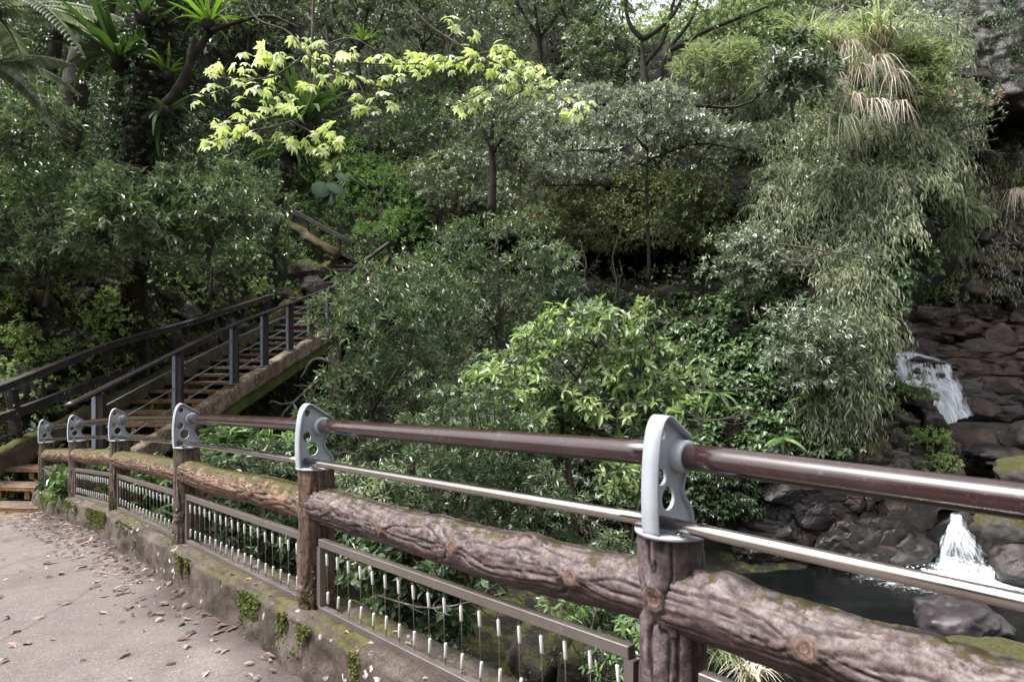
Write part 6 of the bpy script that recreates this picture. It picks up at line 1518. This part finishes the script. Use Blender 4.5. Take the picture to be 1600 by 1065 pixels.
maple('spray of bright yellow green maple leaves in front of the small dark trunked tree', MD,
      [[(600, -60), (635, 0), (665, 35), (700, 60), (745, 85), (790, 105), (840, 130), (900, 170)], [(700, 60), (720, 40), (740, 20)], [(745, 85), (700, 100), (650, 95)], [(790, 105), (760, 140), (710, 165)], [(745, 85), (800, 80), (840, 105)], [(840, 130), (800, 150), (780, 160)]], 5.8, 3, 5)

# ------------------------------------------------------------------ bare branches
def bare(label, start, ends, r, seed, mat='bark_pale', sub=3, name='bare_branch', lenf=.35):
    rg = np.random.default_rng(seed); T = thing(name, label, 'branch', start[0]); mb = MB()
    def grow(p, q, r_, lev):
        c = bent(p, q, rg, 7, .07); v, f = tube(c, np.linspace(r_, r_*.4, 7), 6 if lev == 0 else 4, False); mb.add(v, f)
        if lev >= sub: return
        L = np.linalg.norm(q-p); d = nrm(q-p)
        for t in rg.uniform(.2, .98, 5 if lev == 0 else 4):
            j = c[int(t*6)]; dd_ = nrm(d+rg.normal(0, .55, 3)); grow(j, j+dd_*L*lenf*rg.uniform(.6, 1.3)*(1.15-t*.5), r_*.5, lev+1)
    for s_, e_ in zip(start, ends): grow(np.array(s_), np.array(e_), r, 0)
    part('twigs', mb, M[mat], T); return T
bare('fan of pale bare twigs right of the light green shrub', [U(1062, 620, 9.0), U(1066, 632, 9.0), U(1060, 610, 9.0)], [U(1168, 605, 9.2), U(1180, 645, 9.1), U(1150, 588, 9.2)], .012, 1, lenf=.4)
bare('bare pale twigs stretched across the bamboo of the bluff', [U(1215, 382, 18.4), U(1215, 398, 18.4), U(1235, 415, 18.4)], [U(1392, 402, 18.2), U(1330, 410, 18.3), U(1290, 440, 18.3)], .030, 2)
bare('tangle of dead twigs hanging across the dark cave', [U(880, 500, 21.5), U(960, 470, 21.5), U(990, 470, 21.6), U(900, 430, 22)], [U(905, 380, 21.8), U(972, 360, 21.8), U(920, 440, 21.6), U(880, 410, 22)], .032, 3)
bare('bare drooping twigs on the dark overhanging rock', [U(1562, 60, 23.2), U(1545, 90, 23.2)], [U(1592, 110, 23.2), U(1572, 148, 23.2)], .026, 4)
bare('mossy dead branch poking out of the dark gap under the stairs', [U(500, 590, 10.4)], [U(436, 662, 10.6)], .035, 5, mat='bark_pale', lenf=.3)
bare('long crooked bare limb sloping up across the silvery tree', [U(1085, 165, 21.0)], [U(1215, 110, 20.0)], .06, 6, mat='bark_dark', sub=2)
bare('thin leafless twigs arching at the left of the silvery tiers', [U(830, 150, 20.5)], [U(960, 150, 20.3)], .025, 7, sub=2)
bare('bare grey twigs beside the red leaved shrub', [U(1445, 232, 20.3), U(1460, 225, 20.4)], [U(1560, 215, 20.5), U(1555, 238, 20.3)], .022, 8)
bare('crooked bare branch behind the near wire panel', [U(590, 930, 4.6)], [U(790, 925, 4.5)], .010, 9, sub=2, lenf=.25)
bare('leafless twigs above the near wire panel below the handrail', [U(620, 830, 6.0), U(560, 720, 6.0)], [U(560, 680, 6.0), U(650, 770, 6.0)], .008, 10)

# ------------------------------------------------------------------ moss on the curb wall, dead leaves on the path
n = 26000; s = rng.uniform(-.5, 9.9, n); h = .24-np.abs(rng.normal(0, .075, n)); mk = fbm(np.stack([s*4.5, 0*s, h*1.5], -1), 3, 91)+.35*fbm(np.stack([s*.9, 0*s, 0*s], -1), 2, 92)+(h-.12)*1.6
k = (mk > .25) & (h > -.02); s, h = s[k], h[k]; P = wall_face(s, h)
nn = np.tile(-NO, (len(P), 1)); d = nn*.5+np.array([0, 0, -.4])+rng.normal(0, .6, nn.shape); mb = MB()
leaves(mb, P+nn*rng.uniform(.0, .012, len(P))[:, None], d, nn+rng.normal(0, .4, nn.shape), rng.uniform(.010, .024, len(P)), rng.uniform(.008, .018, len(P)), T_SM, None, rng)
stuff('wall_moss', mb, LM['mossf'])
# moss tufts at the feet and tops of the far posts
mb = MB()
for i, cnt in ((4, 1300), (5, 1200), (6, 900), (7, 700), (3, 250)):
    a = rng.uniform(0, 6.28, cnt); z_ = GZ[i]+.24+np.abs(rng.normal(0, .13, cnt)); mk = vnoise(np.stack([np.cos(a)*2+i, np.sin(a)*2, z_*6], -1), 3) > -.1; a, z_ = a[mk], z_[mk]
    o_ = np.stack([np.cos(a), np.sin(a), 0*a], -1); P = np.stack([FP[i, 0]+.086*np.cos(a), FP[i, 1]+.086*np.sin(a), z_], -1)
    leaves(mb, P, o_*.6+rng.normal(0, .5, o_.shape), o_+rng.normal(0, .4, o_.shape), rng.uniform(.010, .022, len(P)), rng.uniform(.008, .016, len(P)), T_SM, None, rng)
stuff('post_moss', mb, LM['mossf'])

def dead_leaf(seed, L):
    rg = np.random.default_rng(seed); n = 7; t = np.linspace(0, 1, n); w = L*.24*np.sin(np.pi*np.clip(t*.9+.06, 0, 1))**.8*(1+.25*rg.normal(size=n)); cu = rg.uniform(.1, .5); tw_ = rg.uniform(-1.2, 1.2)
    z = L*(.10+cu*.35*np.sin(t*3.1+rg.uniform(0, 1))); x = L*t; fold = rg.uniform(-.2, .8); y = .12*L*np.sin(t*rg.uniform(2, 5))
    a_ = tw_*t*.5
    v = np.concatenate([np.c_[x, y+w*np.cos(a_), z+w*fold+w*np.sin(a_)], np.c_[x, y, z], np.c_[x, y-w*np.cos(a_), z+w*fold-w*np.sin(a_)]]); v[:, 2] -= v[:, 2].min()
    i = np.arange(n-1); f = np.concatenate([np.stack([i, n+i, n+i+1, i+1], -1), np.stack([n+i, 2*n+i, 2*n+i+1, n+i+1], -1)])
    return v-[L/2, 0, 0], f
DL = [MB().add(*dead_leaf(s, L)).mesh('fallen_leaf', LM['brown']) for s, L in ((1, .085), (2, .07), (3, .10), (4, .06), (5, .08), (6, .11), (7, .05), (8, .075), (9, .09), (10, .065))]
def leaf_words(s, w, k, q):
    i = int(np.searchsorted(FS, s))-2
    where = ['near panel', 'near panel', 'second panel', 'third panel', 'fourth panel', 'two far panels', 'two far panels'][max(0, min(6, i))]
    edge = 'against the curb wall' if w > -.5 else ('out on the open path' if w < -1.6 else 'on the path beside the curb')
    return '%s %s dry leaf %s by the %s' % ('small' if q < .55 else ('middling' if q < .75 else 'large'), ['curled', 'flat', 'twisted', 'broad', 'folded'][k % 5], edge, where), 'fallen leaves scattered on the path'
lr = random.Random(8); cnt = 0
while cnt < 200:
    s_ = lr.uniform(.6, 9.9); w_ = -(.17+abs(lr.gauss(0, .22))) if lr.random() < .40 else -(.17+lr.uniform(0, 1)**1.1*4.8)
    if s_ < 5 and lr.random() < .15: continue
    L_ = line_pt(np.array(s_)); x, y = L_[0]+NO[0]*w_, L_[1]+NO[1]*w_
    if y < 2.0 or x/y*FOC+CX < -30: continue
    q = lr.uniform(.35, .9); kk = lr.randrange(10); lw = leaf_words(s_, w_, kk, q)
    o = link('fallen_leaf', DL[kk], None, label=lw[0], category='leaf', group=lw[1])
    z_ = float(ground_z(s_))+.010*float(fbm(np.array([[x*1.1, y*1.1, 0]]), 3, 5)[0])+.03*np.clip((.35+w_)/.25, 0, 1)**2
    o.location = (x, y, z_+.002); o.rotation_euler = (lr.gauss(0, .15), lr.gauss(0, .15), lr.uniform(0, 6.28)); o.scale = (q, q, q); cnt += 1
mb = MB()
for q in range(2600):
    s_ = lr.uniform(-.5, 10.4); w_ = -(.155+abs(lr.gauss(0, .10+.02*s_))) if lr.random() < .8 else -lr.uniform(.2, 5)
    if lr.random() > .05+.0085*s_*s_: continue
    L_ = line_pt(np.array(s_)); x, y = L_[0]+NO[0]*w_, L_[1]+NO[1]*w_
    v, f = dead_leaf(lr.randrange(999), lr.uniform(.02, .075)); a = lr.uniform(0, 6.28); c_, s2 = math.cos(a), math.sin(a)
    v = np.c_[v[:, 0]*c_-v[:, 1]*s2, v[:, 0]*s2+v[:, 1]*c_, v[:, 2]*.7]; z_ = float(ground_z(s_))+.012+.03*np.clip((.35+w_)/.25, 0, 1)**2
    mb.add(v+[x, y, z_], f, lr.random())
stuff('leaf_litter', mb, LM['brown_s'])
# litter on the wall's top and on the steps
mb = MB()
for q in range(420):
    s_ = lr.uniform(-.5, 9.8); d_ = lr.uniform(-.10, .12); L_ = line_pt(np.array(s_)); v, f = dead_leaf(lr.randrange(999), lr.uniform(.012, .04)); mb.add(v+[L_[0]+NO[0]*d_, L_[1]+NO[1]*d_, float(ground_z(s_))+.258], f, lr.random())
for q in range(900):
    Y, z_ = treads[lr.randrange(len(treads))]; lt = lr.uniform(0.05, 1.6); v, f = dead_leaf(lr.randrange(999), lr.uniform(.03, .08)); mb.add(v+[float(Xr(Y))-lt, Y+lr.uniform(-.14, .14), z_+.02], f, lr.random())
stuff('leaf_litter', mb, LM['brown_s'])

# ------------------------------------------------------------------ people on the platform
def skinned(pts, edges, radii, name):
    me = bpy.data.meshes.new(name); me.from_pydata(pts, edges, []); ob = bpy.data.objects.new(name, me); COL.objects.link(ob)
    md = ob.modifiers.new('skin', 'SKIN'); md.use_smooth_shade = True
    for v, r in zip(me.skin_vertices[0].data, radii): v.radius = (r, r)
    me.skin_vertices[0].data[0].use_root = True
    sb = ob.modifiers.new('sub', 'SUBSURF'); sb.levels = 1; sb.render_levels = 1
    dg = bpy.context.evaluated_depsgraph_get(); out = bpy.data.meshes.new_from_object(ob.evaluated_get(dg)); bpy.data.objects.remove(ob); out.name = name
    return out
def flat_mat(n, c, r=.8):
    m, t, b, o = new_mat(n); co = coords(t); t.links.new(mixc(t, noise(t, co, 20, 4), c, tuple(q*.7 for q in c)), b.inputs['Base Color']); b.inputs['Roughness'].default_value = r; return m
SKIN = flat_mat('skin', (.42, .24, .17), .5)
def person(label, loc, rz, shirt, trousers, hat, h=1.68):
    T = thing('person', label, 'person', loc); T.rotation_euler[2] = rz; k = h/1.72
    J = [(0, 0, .95), (0, 0, 1.15), (0, .01, 1.38), (0, 0, 1.48), (0, -.01, 1.56), (0, -.015, 1.66), (.18, 0, 1.42), (.22, -.02, 1.15), (.20, -.16, .98), (-.18, 0, 1.42), (-.22, -.02, 1.15), (-.20, -.16, .98),
         (.09, 0, .90), (.10, -.01, .50), (.10, .02, .08), (.11, -.12, .03), (-.09, 0, .90), (-.10, .0, .50), (-.10, .04, .08), (-.11, -.10, .03), (.19, -.24, .95), (-.19, -.24, .95)]
    Ed = [(0, 1), (1, 2), (2, 3), (3, 4), (4, 5), (2, 6), (6, 7), (7, 8), (8, 20), (2, 9), (9, 10), (10, 11), (11, 21), (0, 12), (12, 13), (13, 14), (14, 15), (0, 16), (16, 17), (17, 18), (18, 19)]
    Rd = [.13, .12, .13, .055, .085, .085, .06, .045, .032, .06, .045, .032, .085, .06, .042, .035, .085, .06, .042, .035, .03, .03]
    J = [tuple(q*k for q in p) for p in J]
    me = skinned(J, Ed, Rd, 'body'); me.materials.append(SKIN); link('body', me, T)
    si = [0, 1, 2, 6, 7, 9, 10]; mp = {a: i for i, a in enumerate(si)}
    me = skinned([J[i] for i in si], [(mp[a], mp[b]) for a, b in Ed if a in mp and b in mp], [Rd[i]+.022 for i in si], 'shirt'); me.materials.append(shirt); link('shirt', me, T)
    si = [0, 12, 13, 14, 16, 17, 18]; mp = {a: i for i, a in enumerate(si)}
    me = skinned([J[i] for i in si], [(mp[a], mp[b]) for a, b in Ed if a in mp and b in mp], [Rd[i]+.018 for i in si], 'trousers'); me.materials.append(trousers); link('trousers', me, T)
    v, f = ico(2); v = v*np.array([.100, .112, .085])+[0, 0, 1.69*k]; v[:, 2] = np.maximum(v[:, 2], 1.665*k); mb = MB().add(v, f)
    if hat[1]: vb, fb = bbox_bev([0, -.13, 1.668*k], [.075, 0, 0], [0, .06, 0], [0, 0, .006], .004); mb.add(vb, fb)
    o = bpy.data.objects.new('cap' if hat[1] else 'hair', mb.mesh('cap' if hat[1] else 'hair', hat[0])); COL.objects.link(o); o.parent = T
    for sx in (-.032, .032):
        v, f = ico(1); mb = MB().add(v*.011+[sx, -.093, 1.632*k], f); link('eye', mb.mesh('eye', flat_mat('dark eye', (.02, .02, .02))), T)
    v, f = ico(1); link('nose', MB().add(v*np.array([.012, .02, .018])+[0, -.105, 1.605*k], f).mesh('nose', SKIN), T)
    return T
wt = flat_mat('white cloth', (.62, .64, .70)); bl = flat_mat('blue cloth', (.10, .16, .26)); dk = flat_mat('dark cloth', (.03, .035, .05)); rd = flat_mat('red cloth', (.35, .05, .05))
PZ = float(U(0, 170, 32.6)[2])+.10
p0 = U(447, 150, 32.5); person('hiker in a white shirt and dark blue cap behind the platform rail', (p0[0], p0[1], float(U(0, 121, 32.5)[2])-1.72), rad(70), wt, dk, (dk, True), 1.68)
p1 = U(472, 150, 32.6); person('hiker in a blue top partly hidden by leaves beside the platform post', (p1[0], p1[1], float(U(0, 125, 32.6)[2])-1.70), rad(-40), bl, dk, (dk, False), 1.64)
for lbl, Y, poly, nb, mats in [
        ('olive shrub under the left half of the silvery tiers above the dark cave', 22.6, [(830, 300), (930, 300), (960, 350), (930, 385), (840, 370)], 26, [('olive', .6), ('mid', .4)]),
        ('green climber covered shrub under the right half of the silvery tiers', 21.6, [(1010, 280), (1100, 275), (1150, 320), (1130, 380), (1040, 370)], 30, [('ivy', .4), ('olive', .6)]),
        ('drab shrub filling the slope right of the small dark trunked tree', 23.5, [(660, 240), (760, 250), (800, 320), (720, 340), (650, 300)], 28, [('mid', .6), ('pale', .4)]),
        ('loose shrub on the slope above the brown earth patch', 25.5, [(590, 150), (700, 150), (730, 220), (640, 240), (570, 210)], 28, [('mid', .5), ('dark', .5)])]:
    c = np.mean(poly, 0)
    plant('shrub', lbl, 'shrub', Y, [[(c[0], c[1]+50), (c[0]+4, c[1]+15), (c[0]-4, c[1]-20)]], poly, nb, 22, dict(mat=mats, L=.12, W=.055, k=6, tl=.4, droop=.3), tr=.04, ysp=.5, twigs=22, limb=.012)
